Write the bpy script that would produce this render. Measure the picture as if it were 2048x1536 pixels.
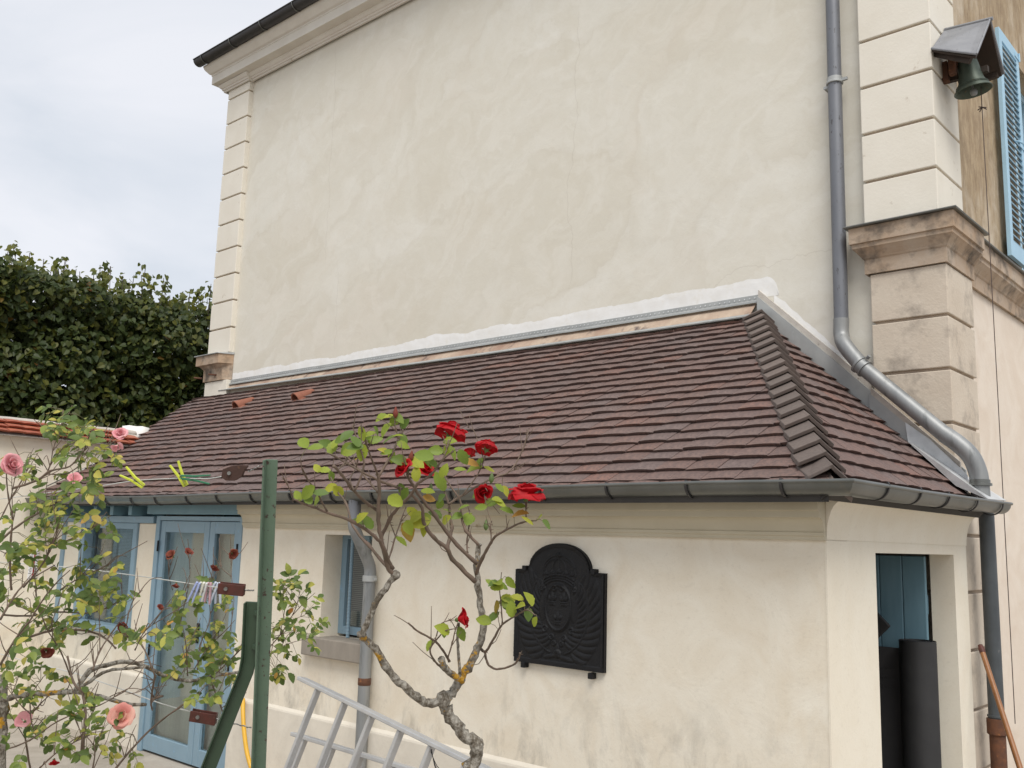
import bpy, bmesh, math, random
import numpy as np
from mathutils import Vector, Matrix, noise as mnoise
for _o in list(bpy.data.objects): bpy.data.objects.remove(_o, do_unlink=True)
scene = bpy.context.scene
COL = scene.collection
rnd = random.Random(7)
V = Vector

# ------------------------------------------------------------------ camera
FPX = 1915.0                                   # focal length in photo pixels (2048 wide)
yw, pt, rl = [math.radians(a) for a in (41.92, 9.24, 1.635)]
CF = V((-math.sin(yw)*math.cos(pt), math.cos(yw)*math.cos(pt), math.sin(pt)))
_rt = V((math.cos(yw), math.sin(yw), 0)); _up = _rt.cross(CF)
CR = _rt*math.cos(rl) + _up*math.sin(rl)
CU = -_rt*math.sin(rl) + _up*math.cos(rl)
CAM = V((0, 0, 2.0))
cd = bpy.data.cameras.new('camera'); cam = bpy.data.objects.new('camera', cd); COL.objects.link(cam)
M = Matrix((CR, CU, -CF)).transposed().to_4x4(); M.translation = CAM
cam.matrix_world = M
cd.sensor_width = 36; cd.lens = FPX/2048*36; cd.clip_start = .05; cd.clip_end = 2000
scene.camera = cam

# ------------------------------------------------------------------ world, sun, exposure
SUN_EL, SUN_AZ = math.radians(56), math.radians(-40)      # azimuth from +X towards +Y
w = bpy.data.worlds.new('World'); scene.world = w; w.use_nodes = True
nt = w.node_tree; nt.nodes.clear()
def WN(t, **k):
    n = nt.nodes.new(t)
    for a, b in k.items(): setattr(n, a, b)
    return n
sky = WN('ShaderNodeTexSky', sky_type='NISHITA', sun_disc=False, sun_elevation=SUN_EL, sun_rotation=math.pi/2-SUN_AZ)
b1 = WN('ShaderNodeBackground'); b1.inputs[1].default_value = .1; nt.links.new(sky.outputs[0], b1.inputs[0])
tc = WN('ShaderNodeTexCoord')
mp = WN('ShaderNodeMapping'); mp.inputs['Scale'].default_value = (1, 1, 2.2); nt.links.new(tc.outputs['Generated'], mp.inputs[0])
nz = WN('ShaderNodeTexNoise'); nz.inputs['Scale'].default_value = 2.6; nz.inputs['Detail'].default_value = 6; nz.inputs['Roughness'].default_value = .52; nz.inputs['Distortion'].default_value = .5
nt.links.new(mp.outputs[0], nz.inputs['Vector'])
cr = WN('ShaderNodeValToRGB'); nt.links.new(nz.outputs['Fac'], cr.inputs[0])
cr.color_ramp.elements[0].position = .36; cr.color_ramp.elements[0].color = (.495, .53, .58, 1)
cr.color_ramp.elements[1].position = .58; cr.color_ramp.elements[1].color = (.625, .635, .67, 1)
b2 = WN('ShaderNodeBackground'); b2.inputs[1].default_value = 1.0; nt.links.new(cr.outputs[0], b2.inputs[0])
mx = WN('ShaderNodeMixShader'); mx.inputs[0].default_value = .93
nt.links.new(b1.outputs[0], mx.inputs[1]); nt.links.new(b2.outputs[0], mx.inputs[2])
wo = WN('ShaderNodeOutputWorld'); nt.links.new(mx.outputs[0], wo.inputs[0])
sl = bpy.data.lights.new('sun', 'SUN'); sl.energy = 2.1; sl.angle = math.radians(34); sl.color = (1, .965, .91)
sun = bpy.data.objects.new('sun', sl); COL.objects.link(sun)
sd = V((math.cos(SUN_EL)*math.cos(SUN_AZ), math.cos(SUN_EL)*math.sin(SUN_AZ), math.sin(SUN_EL)))
sun.rotation_euler = sd.to_track_quat('Z', 'Y').to_euler(); sun.location = (0, 0, 20)
vs = scene.view_settings
vs.view_transform = 'Standard'; vs.look = 'None'; vs.gamma = 1; vs.exposure = 0.52; vs.use_curve_mapping = False
scene.render.engine = 'CYCLES'

# ------------------------------------------------------------------ pixel helpers (photo pixel -> point on a known plane)
def ray(x, y): return CF + CR*((x-1024)/FPX) - CU*((y-768)/FPX)
def aty(x, y, Y): d = ray(x, y); return CAM + d*((Y-CAM.y)/d.y)
def atx(x, y, X): d = ray(x, y); return CAM + d*((X-CAM.x)/d.x)
def atz(x, y, Z): d = ray(x, y); return CAM + d*((Z-CAM.z)/d.z)
def atd(x, y, D): return CAM + ray(x, y)*D            # D = depth along the view axis

# ------------------------------------------------------------------ materials
class NM:
    def __init__(s, name):
        s.m = bpy.data.materials.new(name); s.m.use_nodes = True; s.t = s.m.node_tree
        s.b = s.t.nodes['Principled BSDF']; s.out = s.t.nodes['Material Output']
        s.tc = s.t.nodes.new('ShaderNodeTexCoord')
    def n(s, typ, **k):
        n = s.t.nodes.new(typ)
        for a, b in k.items(): setattr(n, a, b)
        return n
    def L(s, a, b): s.t.links.new(a, b)
    def set(s, sock, val):
        if hasattr(val, 'links') or hasattr(val, 'is_linked'): s.L(val, sock)
        else:
            if isinstance(val, tuple) and len(val) == 3 and sock.type == 'RGBA': val = (*val, 1)
            sock.default_value = val
    def vec(s, scale=(1, 1, 1), loc=(0, 0, 0), rot=(0, 0, 0), src='Object'):
        m = s.n('ShaderNodeMapping'); s.L(s.tc.outputs[src], m.inputs[0])
        m.inputs['Scale'].default_value = scale; m.inputs['Location'].default_value = loc; m.inputs['Rotation'].default_value = rot
        return m.outputs[0]
    def noise(s, scale, detail=4, rough=.55, vec=None, dist=0):
        n = s.n('ShaderNodeTexNoise'); n.inputs['Scale'].default_value = scale; n.inputs['Detail'].default_value = detail
        n.inputs['Roughness'].default_value = rough; n.inputs['Distortion'].default_value = dist
        s.L(vec if vec is not None else s.tc.outputs['Object'], n.inputs['Vector']); return n.outputs['Fac']
    def vor(s, scale, vec=None, feature='F1', out='Distance', rand=1):
        n = s.n('ShaderNodeTexVoronoi', feature=feature); n.inputs['Scale'].default_value = scale; n.inputs['Randomness'].default_value = rand
        s.L(vec if vec is not None else s.tc.outputs['Object'], n.inputs['Vector']); return n.outputs[out]
    def ramp(s, fac, stops, interp='LINEAR'):
        r = s.n('ShaderNodeValToRGB'); s.L(fac, r.inputs[0]); r.color_ramp.interpolation = interp
        e = r.color_ramp.elements
        while len(e) < len(stops): e.new(.5)
        for i, (p, c) in enumerate(stops):
            e[i].position = p
            if not isinstance(c, tuple): c = (c, c, c)
            e[i].color = (*c, 1)
        return r.outputs[0]
    def mix(s, fac, a, b, mode='MIX'):
        m = s.n('ShaderNodeMix', data_type='RGBA', blend_type=mode)
        s.set(m.inputs[0], fac); s.set(m.inputs[6], a); s.set(m.inputs[7], b); return m.outputs[2]
    def math(s, op, a, b=0.0, c=0.0):
        m = s.n('ShaderNodeMath', operation=op); s.set(m.inputs[0], a); s.set(m.inputs[1], b); s.set(m.inputs[2], c); return m.outputs[0]
    def xyz(s):
        m = s.n('ShaderNodeSeparateXYZ'); s.L(s.tc.outputs['Object'], m.inputs[0]); return m.outputs
    def mapr(s, v, a, b, c=0, d=1):
        m = s.n('ShaderNodeMapRange'); s.L(v, m.inputs[0]); m.inputs[1].default_value = a; m.inputs[2].default_value = b; m.inputs[3].default_value = c; m.inputs[4].default_value = d; return m.outputs[0]
    def rand(s):
        oi = s.n('ShaderNodeObjectInfo'); g = s.n('ShaderNodeNewGeometry')
        return s.math('FRACT', s.math('ADD', oi.outputs['Random'], g.outputs['Random Per Island']))
    def bump(s, h, strength=.3, dist=.01):
        b = s.n('ShaderNodeBump'); b.inputs['Strength'].default_value = strength; b.inputs['Distance'].default_value = dist
        s.L(h, b.inputs['Height']); s.L(b.outputs[0], s.b.inputs['Normal'])
    def fin(s, col=None, rough=.8, metal=0, spec=None):
        if col is not None: s.set(s.b.inputs['Base Color'], col)
        s.set(s.b.inputs['Roughness'], rough); s.b.inputs['Metallic'].default_value = metal
        if spec is not None: s.b.inputs['Specular IOR Level'].default_value = spec
        return s.m

def surf(name, c1, c2, scale=6, rough=.75, metal=0, bump=.25, bscale=60, bdist=.004, spots=None, sscale=30, sth=(.62, .7), spec=None, stretch=(1, 1, 1)):
    s = NM(name); v = s.vec(stretch)
    col = s.mix(s.ramp(s.noise(scale, 5, .6, v), [(.3, 0.), (.7, 1.)]), c1, c2)
    if spots: col = s.mix(s.ramp(s.noise(sscale, 4, .65, v), [(sth[0], 0.), (sth[1], 1.)]), col, spots)
    if bump: s.bump(s.noise(bscale, 4, .6, v), bump, bdist)
    return s.fin(col, rough, metal, spec)

def plaster(name, c1, c2, c3, stain=None, stain_z=None, bump=.35, extra=None):
    s = NM(name)
    a = s.ramp(s.noise(.55, 6, .6, None, .6), [(.34, 0.), (.66, 1.)])
    b = s.ramp(s.noise(2.3, 6, .62, None, 1.4), [(.38, 0.), (.68, 1.)])
    col = s.mix(a, c1, c2); col = s.mix(s.math('MULTIPLY', b, .75), col, c3)
    gr = s.ramp(s.noise(120, 3, .7), [(.6, 0.), (.7, 1.)]); col = s.mix(s.math('MULTIPLY', gr, .16), col, (.3, .25, .18))
    fine = s.noise(38, 4, .7); col = s.mix(s.math('MULTIPLY', s.ramp(fine, [(.55, 0.), (.75, 1.)]), .12), col, (.25, .2, .14))
    if stain:
        x, y, z = s.xyz()
        m = s.mapr(z, *stain_z)
        st = s.ramp(s.noise(3.2, 7, .7, s.vec((1.6, 1.6, .8)), .4), [(.5, 0.), (.72, 1.)])
        col = s.mix(s.math('MULTIPLY', s.math('MULTIPLY', m, st), .75), col, stain)
    if extra: col = extra(s, col)
    h = s.math('ADD', s.math('MULTIPLY', s.noise(3.5, 5, .6, None, .8), 1.0), s.math('MULTIPLY', s.noise(70, 3, .6), .12))
    s.bump(h, bump, .012)
    return s.fin(col, .88, 0, .25)

def gable_extra(s, col):
    x, y, z = s.xyz()
    # overlapping trowelled repair coats: warped cells with faint lapped edges
    wv_ = s.n('ShaderNodeTexNoise'); wv_.inputs['Scale'].default_value = .8; wv_.inputs['Detail'].default_value = 5; wv_.inputs['Roughness'].default_value = .6
    m1 = s.n('ShaderNodeMapping'); s.L(s.tc.outputs['Object'], m1.inputs[0]); m1.inputs['Rotation'].default_value = (0, .55, 0)
    s.L(m1.outputs[0], wv_.inputs['Vector'])
    add = s.n('ShaderNodeVectorMath', operation='MULTIPLY_ADD'); s.L(wv_.outputs['Color'], add.inputs[0]); add.inputs[1].default_value = (1.5, 0, 1.5); s.L(m1.outputs[0], add.inputs[2])
    m2 = s.n('ShaderNodeMapping'); s.L(add.outputs[0], m2.inputs[0]); m2.inputs['Scale'].default_value = (.42, .0, .8)
    for sc_, am, tint in ((1.0, .9, .55), (2.3, .45, .30)):
        vd_ = s.vor(sc_, m2.outputs[0], 'DISTANCE_TO_EDGE'); vc = s.vor(sc_, m2.outputs[0], 'F1', 'Color')
        sepc = s.n('ShaderNodeSeparateColor'); s.L(vc, sepc.inputs[0])
        col = s.mix(s.math('MULTIPLY', sepc.outputs[0], tint), col, (.60, .56, .465))
        ed = s.ramp(vd_, [(0., 1.), (.045, 0.)]); col = s.mix(s.math('MULTIPLY', ed, .15*am), col, (.48, .43, .345))
    sw_ = s.ramp(s.noise(3.2, 6, .65, m2.outputs[0], 1.5), [(.46, 0.), (.62, 1.)]); col = s.mix(s.math('MULTIPLY', sw_, .28), col, (.77, .75, .69))
    pk = s.ramp(s.noise(1.3, 5, .6, m2.outputs[0], .8), [(.5, 0.), (.7, 1.)]); col = s.mix(s.math('MULTIPLY', pk, .2), col, (.66, .585, .49))
    # hairline cracks
    for x0, lo, hi, sd in ((-9.25, 5.2, 8.3, 0.), (-5.4, 4.3, 7.2, 9.), (-8.98, 4.1, 5.3, 4.)):
        wob = s.math('MULTIPLY', s.math('SUBTRACT', s.noise(.8, 8, .62, s.vec((0, 0, 1), (sd, sd, sd))), .5), .55)
        d = s.math('ABSOLUTE', s.math('SUBTRACT', s.math('SUBTRACT', x, x0), wob))
        ln = s.ramp(d, [(0., 1.), (.002, 1.), (.0055, 0.)])
        zm = s.math('MULTIPLY', s.mapr(z, lo, lo+.15), s.mapr(z, hi, hi-.3))
        col = s.mix(s.math('MULTIPLY', s.math('MULTIPLY', ln, zm), .17), col, (.22, .16, .11))
    wob = s.math('MULTIPLY', s.math('SUBTRACT', s.noise(.9, 8, .6, s.vec((1, 0, 0), (2, 2, 2))), .5), .8)
    d = s.math('ABSOLUTE', s.math('SUBTRACT', s.math('SUBTRACT', z, s.math('MULTIPLY', s.math('ADD', x, 3.0), .28)), s.math('ADD', wob, 4.35)))
    ln = s.ramp(d, [(0., 1.), (.002, 1.), (.005, 0.)])
    col = s.mix(s.math('MULTIPLY', s.math('MULTIPLY', ln, s.mapr(x, -7.5, -6.6)), .18), col, (.25, .19, .13))
    return col
M_GABLE = plaster('gable_plaster', (.685, .66, .58), (.725, .71, .65), (.665, .63, .545), extra=gable_extra, bump=.3)
M_QUOIN = surf('quoin_render', (.745, .705, .62), (.69, .645, .555), 2.5, .88, bump=.3, bscale=45, spots=(.42, .35, .27), sscale=9, sth=(.66, .8))
M_QUOIN_LOW = surf('weathered_quoin_render', (.60, .525, .43), (.52, .44, .35), 2.2, .9, bump=.5, bscale=35, bdist=.006, spots=(.27, .23, .19), sscale=5, sth=(.5, .8))
M_JOINT = surf('joint_render', (.42, .34, .26), (.34, .27, .21), 5, .9, bump=.2)
M_STRING = surf('string_course_stone', (.46, .38, .30), (.38, .26, .165), 3, .9, bump=.6, bscale=40, bdist=.006, spots=(.09, .075, .06), sscale=4.5, sth=(.48, .72))
M_CORNICE = surf('cornice_render', (.66, .63, .565), (.58, .54, .475), 3, .85, bump=.15, spots=(.30, .22, .15), sscale=8, sth=(.7, .8))
M_FACADE = plaster('facade_plaster', (.70, .61, .515), (.73, .66, .575), (.63, .53, .43))
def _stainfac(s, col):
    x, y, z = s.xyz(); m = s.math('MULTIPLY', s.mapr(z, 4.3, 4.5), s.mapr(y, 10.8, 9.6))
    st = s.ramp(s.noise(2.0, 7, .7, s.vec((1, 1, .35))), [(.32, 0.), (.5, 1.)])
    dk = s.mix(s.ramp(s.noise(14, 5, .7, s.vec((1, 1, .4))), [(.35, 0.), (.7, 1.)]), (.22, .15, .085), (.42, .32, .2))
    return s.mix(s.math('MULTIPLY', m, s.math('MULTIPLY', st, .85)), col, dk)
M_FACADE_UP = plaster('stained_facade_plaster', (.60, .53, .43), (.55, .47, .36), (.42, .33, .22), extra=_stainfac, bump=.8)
M_LEAN = plaster('lean_to_plaster', (.75, .68, .56), (.785, .735, .63), (.69, .605, .475), stain=(.20, .18, .15), stain_z=(1.25, .65, 0, .85))
M_ENDW = plaster('end_wall_plaster', (.79, .74, .63), (.765, .70, .58), (.735, .665, .54), bump=.25)
M_PLINTH = plaster('plinth_plaster', (.68, .625, .53), (.71, .66, .57), (.58, .53, .45))
M_LCORN = surf('lean_to_cornice_paint_eave_shade', (.545, .49, .37), (.485, .43, .315), 4, .7, bump=.15, spots=(.33, .26, .16), sscale=7, sth=(.68, .76))  # greenish paint, darkened further to stand in for shade under the eave
M_WHITEPL = surf('fresh_white_plaster', (.80, .80, .79), (.72, .71, .68), 7, .9, bump=.35, bscale=9, bdist=.008, spots=(.72, .70, .65), sscale=9, sth=(.55, .75))
M_ZINC = surf('zinc_sheet', (.42, .43, .42), (.31, .32, .315), 5, .55, .3, bump=.12, bscale=14, bdist=.003, spots=(.42, .44, .44), sscale=11, sth=(.6, .75))
M_ZINCD = surf('old_zinc_gutter', (.20, .205, .195), (.14, .145, .133), 3, .38, .75, bump=.1, bscale=12, spots=(.2, .19, .16), sscale=9, sth=(.6, .75))
M_ZINCP = surf('zinc_pipe', (.20, .207, .225), (.155, .162, .178), 5, .5, .4, bump=.12, bscale=20, spots=(.10, .10, .105), sscale=30, sth=(.62, .65), stretch=(1, 1, .45))
M_ZINCW = surf('weathered_zinc_pipe', (.30, .305, .30), (.19, .20, .205), 6, .5, .4, bump=.15, bscale=20, spots=(.10, .105, .10), sscale=9, sth=(.55, .75), stretch=(1.5, 1.5, .3))
M_ZINCBR = surf('bright_new_zinc', (.66, .67, .67), (.46, .47, .47), 9, .48, .45, bump=.15, bscale=10)
M_BLACKP = surf('dark_pvc_pipe', (.045, .052, .058), (.065, .075, .082), 7, .42, 0, bump=.05, spots=(.14, .14, .135), sscale=14, sth=(.72, .8))
M_RUST = surf('rust_iron', (.16, .065, .03), (.08, .04, .028), 20, .8, .2, bump=.5, bscale=70, spots=(.27, .11, .04), sscale=25)
M_RUSTD = surf('dark_rust', (.075, .036, .026), (.05, .027, .02), 30, .75, .2, bump=.5, bscale=80, bdist=.002, spots=(.14, .07, .04), sscale=30)
M_COPPER = surf('bare_copper_strip', (.52, .42, .32), (.29, .18, .13), 2.6, .6, .1, bump=.9, bscale=22, bdist=.01, stretch=(1, 1, .4), spots=(.12, .09, .08), sscale=5, sth=(.56, .68))
M_SLATE = surf('slate_roofing', (.06, .065, .07), (.09, .09, .1), 8, .6)
M_DARKGUT = surf('dark_brown_gutter', (.022, .020, .020), (.032, .03, .03), 8, .5, .0, bump=.05)
M_MORTAR = surf('grey_mortar', (.52, .48, .43), (.42, .385, .34), 10, .9, bump=.6, bscale=40, bdist=.006, spots=(.22, .18, .15), sscale=20)
M_BLUE = surf('blue_paint', (.225, .33, .405), (.195, .295, .365), 5, .42, bump=.1, bscale=30, spots=(.21, .36, .5), sscale=8)
M_BLUESH = surf('pale_blue_shutter_paint', (.36, .56, .70), (.32, .50, .63), 5, .5, bump=.1, bscale=30)
M_BLUEGR = surf('blue_green_paint', (.15, .27, .325), (.125, .23, .28), 6, .5, bump=.1, bscale=30)
M_PLANK = surf('faded_blue_plank_paint', (.18, .31, .38), (.14, .26, .32), 5, .55, bump=.2, bscale=30, stretch=(3, 3, .4))
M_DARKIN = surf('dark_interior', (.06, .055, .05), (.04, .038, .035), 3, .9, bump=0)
M_CURT = surf('grey_net_curtain', (.42, .43, .39), (.30, .31, .28), 2.5, .9, bump=.4, bscale=9, bdist=.02, stretch=(3, 3, .15))
M_SILL = surf('grey_stone_sill', (.30, .265, .22), (.24, .21, .175), 6, .9, bump=.5, bscale=45, stretch=(2, 2, .6))
M_IRON = surf('cast_iron', (.006, .006, .007), (.010, .010, .011), 20, .55, 0, bump=.5, bscale=120, bdist=.002, spec=.28)
M_ALU = surf('aluminium', (.56, .565, .57), (.46, .465, .47), 9, .4, .5, bump=.1, bscale=40, stretch=(1, 1, 1))
M_GREEN = surf('chipped_green_paint', (.085, .13, .09), (.10, .15, .10), 9, .55, bump=.5, bscale=70, bdist=.002, spots=(.05, .026, .02), sscale=48, sth=(.62, .65))
M_GREEND = surf('dark_green_paint', (.028, .055, .03), (.04, .07, .042), 9, .35, bump=.25, bscale=50)
M_STRAIN = surf('rusty_red_strainer', (.115, .03, .022), (.07, .028, .02), 30, .6, .2, bump=.4, bscale=90, bdist=.002, spots=(.2, .1, .06), sscale=45)
M_WIRE = surf('plastic_line', (.55, .56, .52), (.48, .48, .46), 20, .5, bump=0)
M_STEEL = surf('steel_wire', (.35, .35, .34), (.2, .2, .19), 30, .4, .8, bump=0)
M_YEL = surf('yellow_conduit', (.70, .40, .03), (.62, .35, .03), 8, .45, bump=.05)
M_WOOD = surf('varnished_handle', (.30, .13, .045), (.22, .09, .03), 10, .45, bump=.15, bscale=30, stretch=(4, 4, .6))
M_ROLL = surf('black_membrane', (.022, .022, .023), (.03, .03, .031), 8, .55, bump=.1, bscale=20)
M_SHEET = surf('dark_board', (.035, .035, .038), (.045, .043, .045), 4, .7, bump=.05)
M_BRONZE = surf('green_bronze', (.075, .095, .072), (.055, .075, .058), 12, .5, .4, bump=.15, bscale=40, spots=(.11, .09, .05), sscale=20)
M_LEAD = surf('lead_hood', (.27, .275, .29), (.21, .215, .23), 7, .6, .3, bump=.2, bscale=25, spots=(.05, .05, .052), sscale=42, sth=(.665, .68))
M_HOODW = surf('dark_hood_wood', (.03, .022, .016), (.05, .03, .02), 10, .8)
M_WHITEPLASTIC = surf('white_plastic', (.75, .75, .75), (.70, .70, .71), 10, .4, bump=0)
def plain(name, c, r=.45): return surf(name, c, tuple(min(1, v*.88) for v in c), 12, r, bump=.03)
M_PEGS = {k: plain('peg_'+k, c) for k, c in dict(yellow=(.60, .66, .06), green=(.03, .17, .085), white=(.72, .72, .72), cream=(.66, .64, .54), blue=(.36, .42, .68), pink=(.62, .38, .42), pale=(.56, .62, .72)).items()}
M_ROPE = surf('bell_rope', (.10, .075, .065), (.07, .05, .045), 40, .9, bump=0)
M_GROUND = plaster('concrete_paving', (.36, .32, .27), (.42, .38, .33), (.26, .23, .19), bump=.8)
M_SEPAL = surf('green_sepal', (.10, .15, .04), (.08, .12, .03), 30, .6, bump=0)
M_REDTILE_ = None

def tile_mat(name, stops, dark, light, mott=1.0):
    s = NM(name); r = s.rand()
    base = s.ramp(r, stops)
    v = s.vec((1, 1, 1))
    sp = s.ramp(s.noise(46, 6, .75, v), [(.44, 0.), (.58, 1.)])
    col = s.mix(s.math('MULTIPLY', sp, .62*mott), base, dark)
    bl = s.ramp(s.noise(3.5, 4, .6, v), [(.45, 0.), (.7, 1.)]); col = s.mix(s.math('MULTIPLY', bl, .3*mott), col, dark)
    wh = s.ramp(s.noise(120, 3, .7, v), [(.68, 0.), (.74, 1.)]); col = s.mix(s.math('MULTIPLY', wh, .4*mott), col, light)
    s.bump(s.noise(90, 4, .65, v), .45, .003)
    return s.fin(col, s.ramp(s.noise(40, 3, .6), [(.3, .55), (.7, .85)]), 0, .35)
M_TILE = tile_mat('brown_clay_tile', [(0., (.152, .101, .088)), (.35, (.174, .109, .092)), (.6, (.158, .116, .106)), (.85, (.186, .113, .093)), (1., (.212, .115, .091))], (.088, .066, .062), (.42, .37, .35), 1.15)
M_HIP = tile_mat('grey_brown_hip_tile', [(0., (.135, .108, .094)), (1., (.165, .128, .11))], (.10, .083, .077), (.3, .27, .25), .6)
M_REDTILE = tile_mat('orange_coping_tile', [(0., (.30, .08, .045)), (1., (.40, .12, .06))], (.18, .06, .04), (.6, .45, .33), .8)
M_TERRA = surf('terracotta', (.27, .105, .062), (.22, .08, .05), 10, .8, bump=.3, bscale=60)

def leaf_mat(name, stops, spotcol=None, trans=.35, rough=.5):
    s = NM(name); r = s.rand()
    col = s.ramp(r, stops)
    col = s.mix(s.math('MULTIPLY', s.ramp(s.noise(28, 3, .6), [(.4, 0.), (.7, 1.)]), .28), col, tuple(v*.55 for v in stops[0][1]))
    if spotcol: col = s.mix(s.ramp(s.noise(150, 2, .5), [(.70, 0.), (.74, 1.)]), col, spotcol)
    s.fin(col, rough, 0, .35)
    t = s.n('ShaderNodeBsdfTranslucent'); s.set(t.inputs[0], col)
    m = s.n('ShaderNodeMixShader'); m.inputs[0].default_value = trans
    s.L(s.b.outputs[0], m.inputs[1]); s.L(t.outputs[0], m.inputs[2]); s.L(m.outputs[0], s.out.inputs[0])
    return s.m
M_LEAFR = leaf_mat('rose_leaf', [(0., (.12, .19, .04)), (.35, (.19, .27, .04)), (.75, (.30, .36, .04)), (.965, (.44, .44, .05)), (1., (.42, .22, .05))], (.12, .08, .03))
M_LEAFB = leaf_mat('bush_leaf', [(0., (.085, .135, .035)), (.4, (.14, .20, .045)), (.68, (.235, .29, .06)), (.88, (.46, .45, .09)), (.975, (.56, .47, .11)), (1., (.5, .2, .04))], (.14, .09, .03))
M_LIME = leaf_mat('lime_leaf', [(0., (.038, .06, .017)), (.5, (.06, .085, .022)), (.8, (.09, .105, .022)), (.992, (.15, .15, .025)), (1., (.30, .10, .03))], None, .4, .5)
M_LIME2 = leaf_mat('young_lime_leaf', [(0., (.075, .10, .02)), (.6, (.12, .14, .026)), (1., (.19, .19, .03))], None, .45, .5)
M_RED = leaf_mat('red_petal', [(0., (.40, .003, .008)), (1., (.54, .005, .012))], None, .3, .6)
M_PINK = leaf_mat('pink_petal', [(0., (.78, .33, .36)), (1., (.86, .48, .49))], None, .3, .6)
M_SALM = leaf_mat('salmon_petal', [(0., (.85, .36, .31)), (1., (.86, .50, .40))], None, .3, .6)
M_DEAD = leaf_mat('dried_petal', [(0., (.19, .035, .025)), (1., (.26, .08, .045))], None, .2, .7)
M_STAMEN = plain('yellow_stamen', (.75, .42, .05))
def bark(name, c1, c2, lichen):
    s = NM(name); col = s.mix(s.ramp(s.noise(55, 6, .75, s.vec((1, 1, .6))), [(.42, 0.), (.58, 1.)]), c1, c2)
    col = s.mix(s.ramp(s.noise(14, 5, .7), [(.58, 0.), (.62, 1.)]), col, lichen)
    s.bump(s.math('ADD', s.noise(60, 5, .7, s.vec((1, 1, .5))), s.math('MULTIPLY', s.vor(90), .8)), 1., .006); return s.fin(col, .9, 0, .2)
M_BARK = bark('lichened_bark', (.34, .315, .27), (.115, .095, .07), (.46, .25, .03))
M_TWIG = surf('brown_twig', (.17, .115, .085), (.10, .075, .05), 25, .8, bump=.3, bscale=80, bdist=.002)
M_TWIGG = surf('green_twig', (.13, .125, .05), (.12, .085, .05), 20, .7, bump=.1)
M_TRUNK = surf('tree_bark', (.08, .065, .05), (.05, .04, .03), 10, .9, bump=.6, bscale=30, bdist=.01)
def glass():
    s = NM('window_glass'); s.fin((.9, .95, .93), .02, 0, .5); s.b.inputs['Transmission Weight'].default_value = 1; s.b.inputs['IOR'].default_value = 1.45; return s.m
M_GLASS = glass()
def screen():
    s = NM('insect_screen'); x, y, z = s.xyz()
    f = s.math('FRACT', s.math('MULTIPLY', z, 70)); col = s.mix(s.ramp(f, [(.35, 0.), (.5, 1.)]), (.10, .105, .10), (.20, .205, .19)); return s.fin(col, .7)
M_SCREEN = screen()

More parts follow.
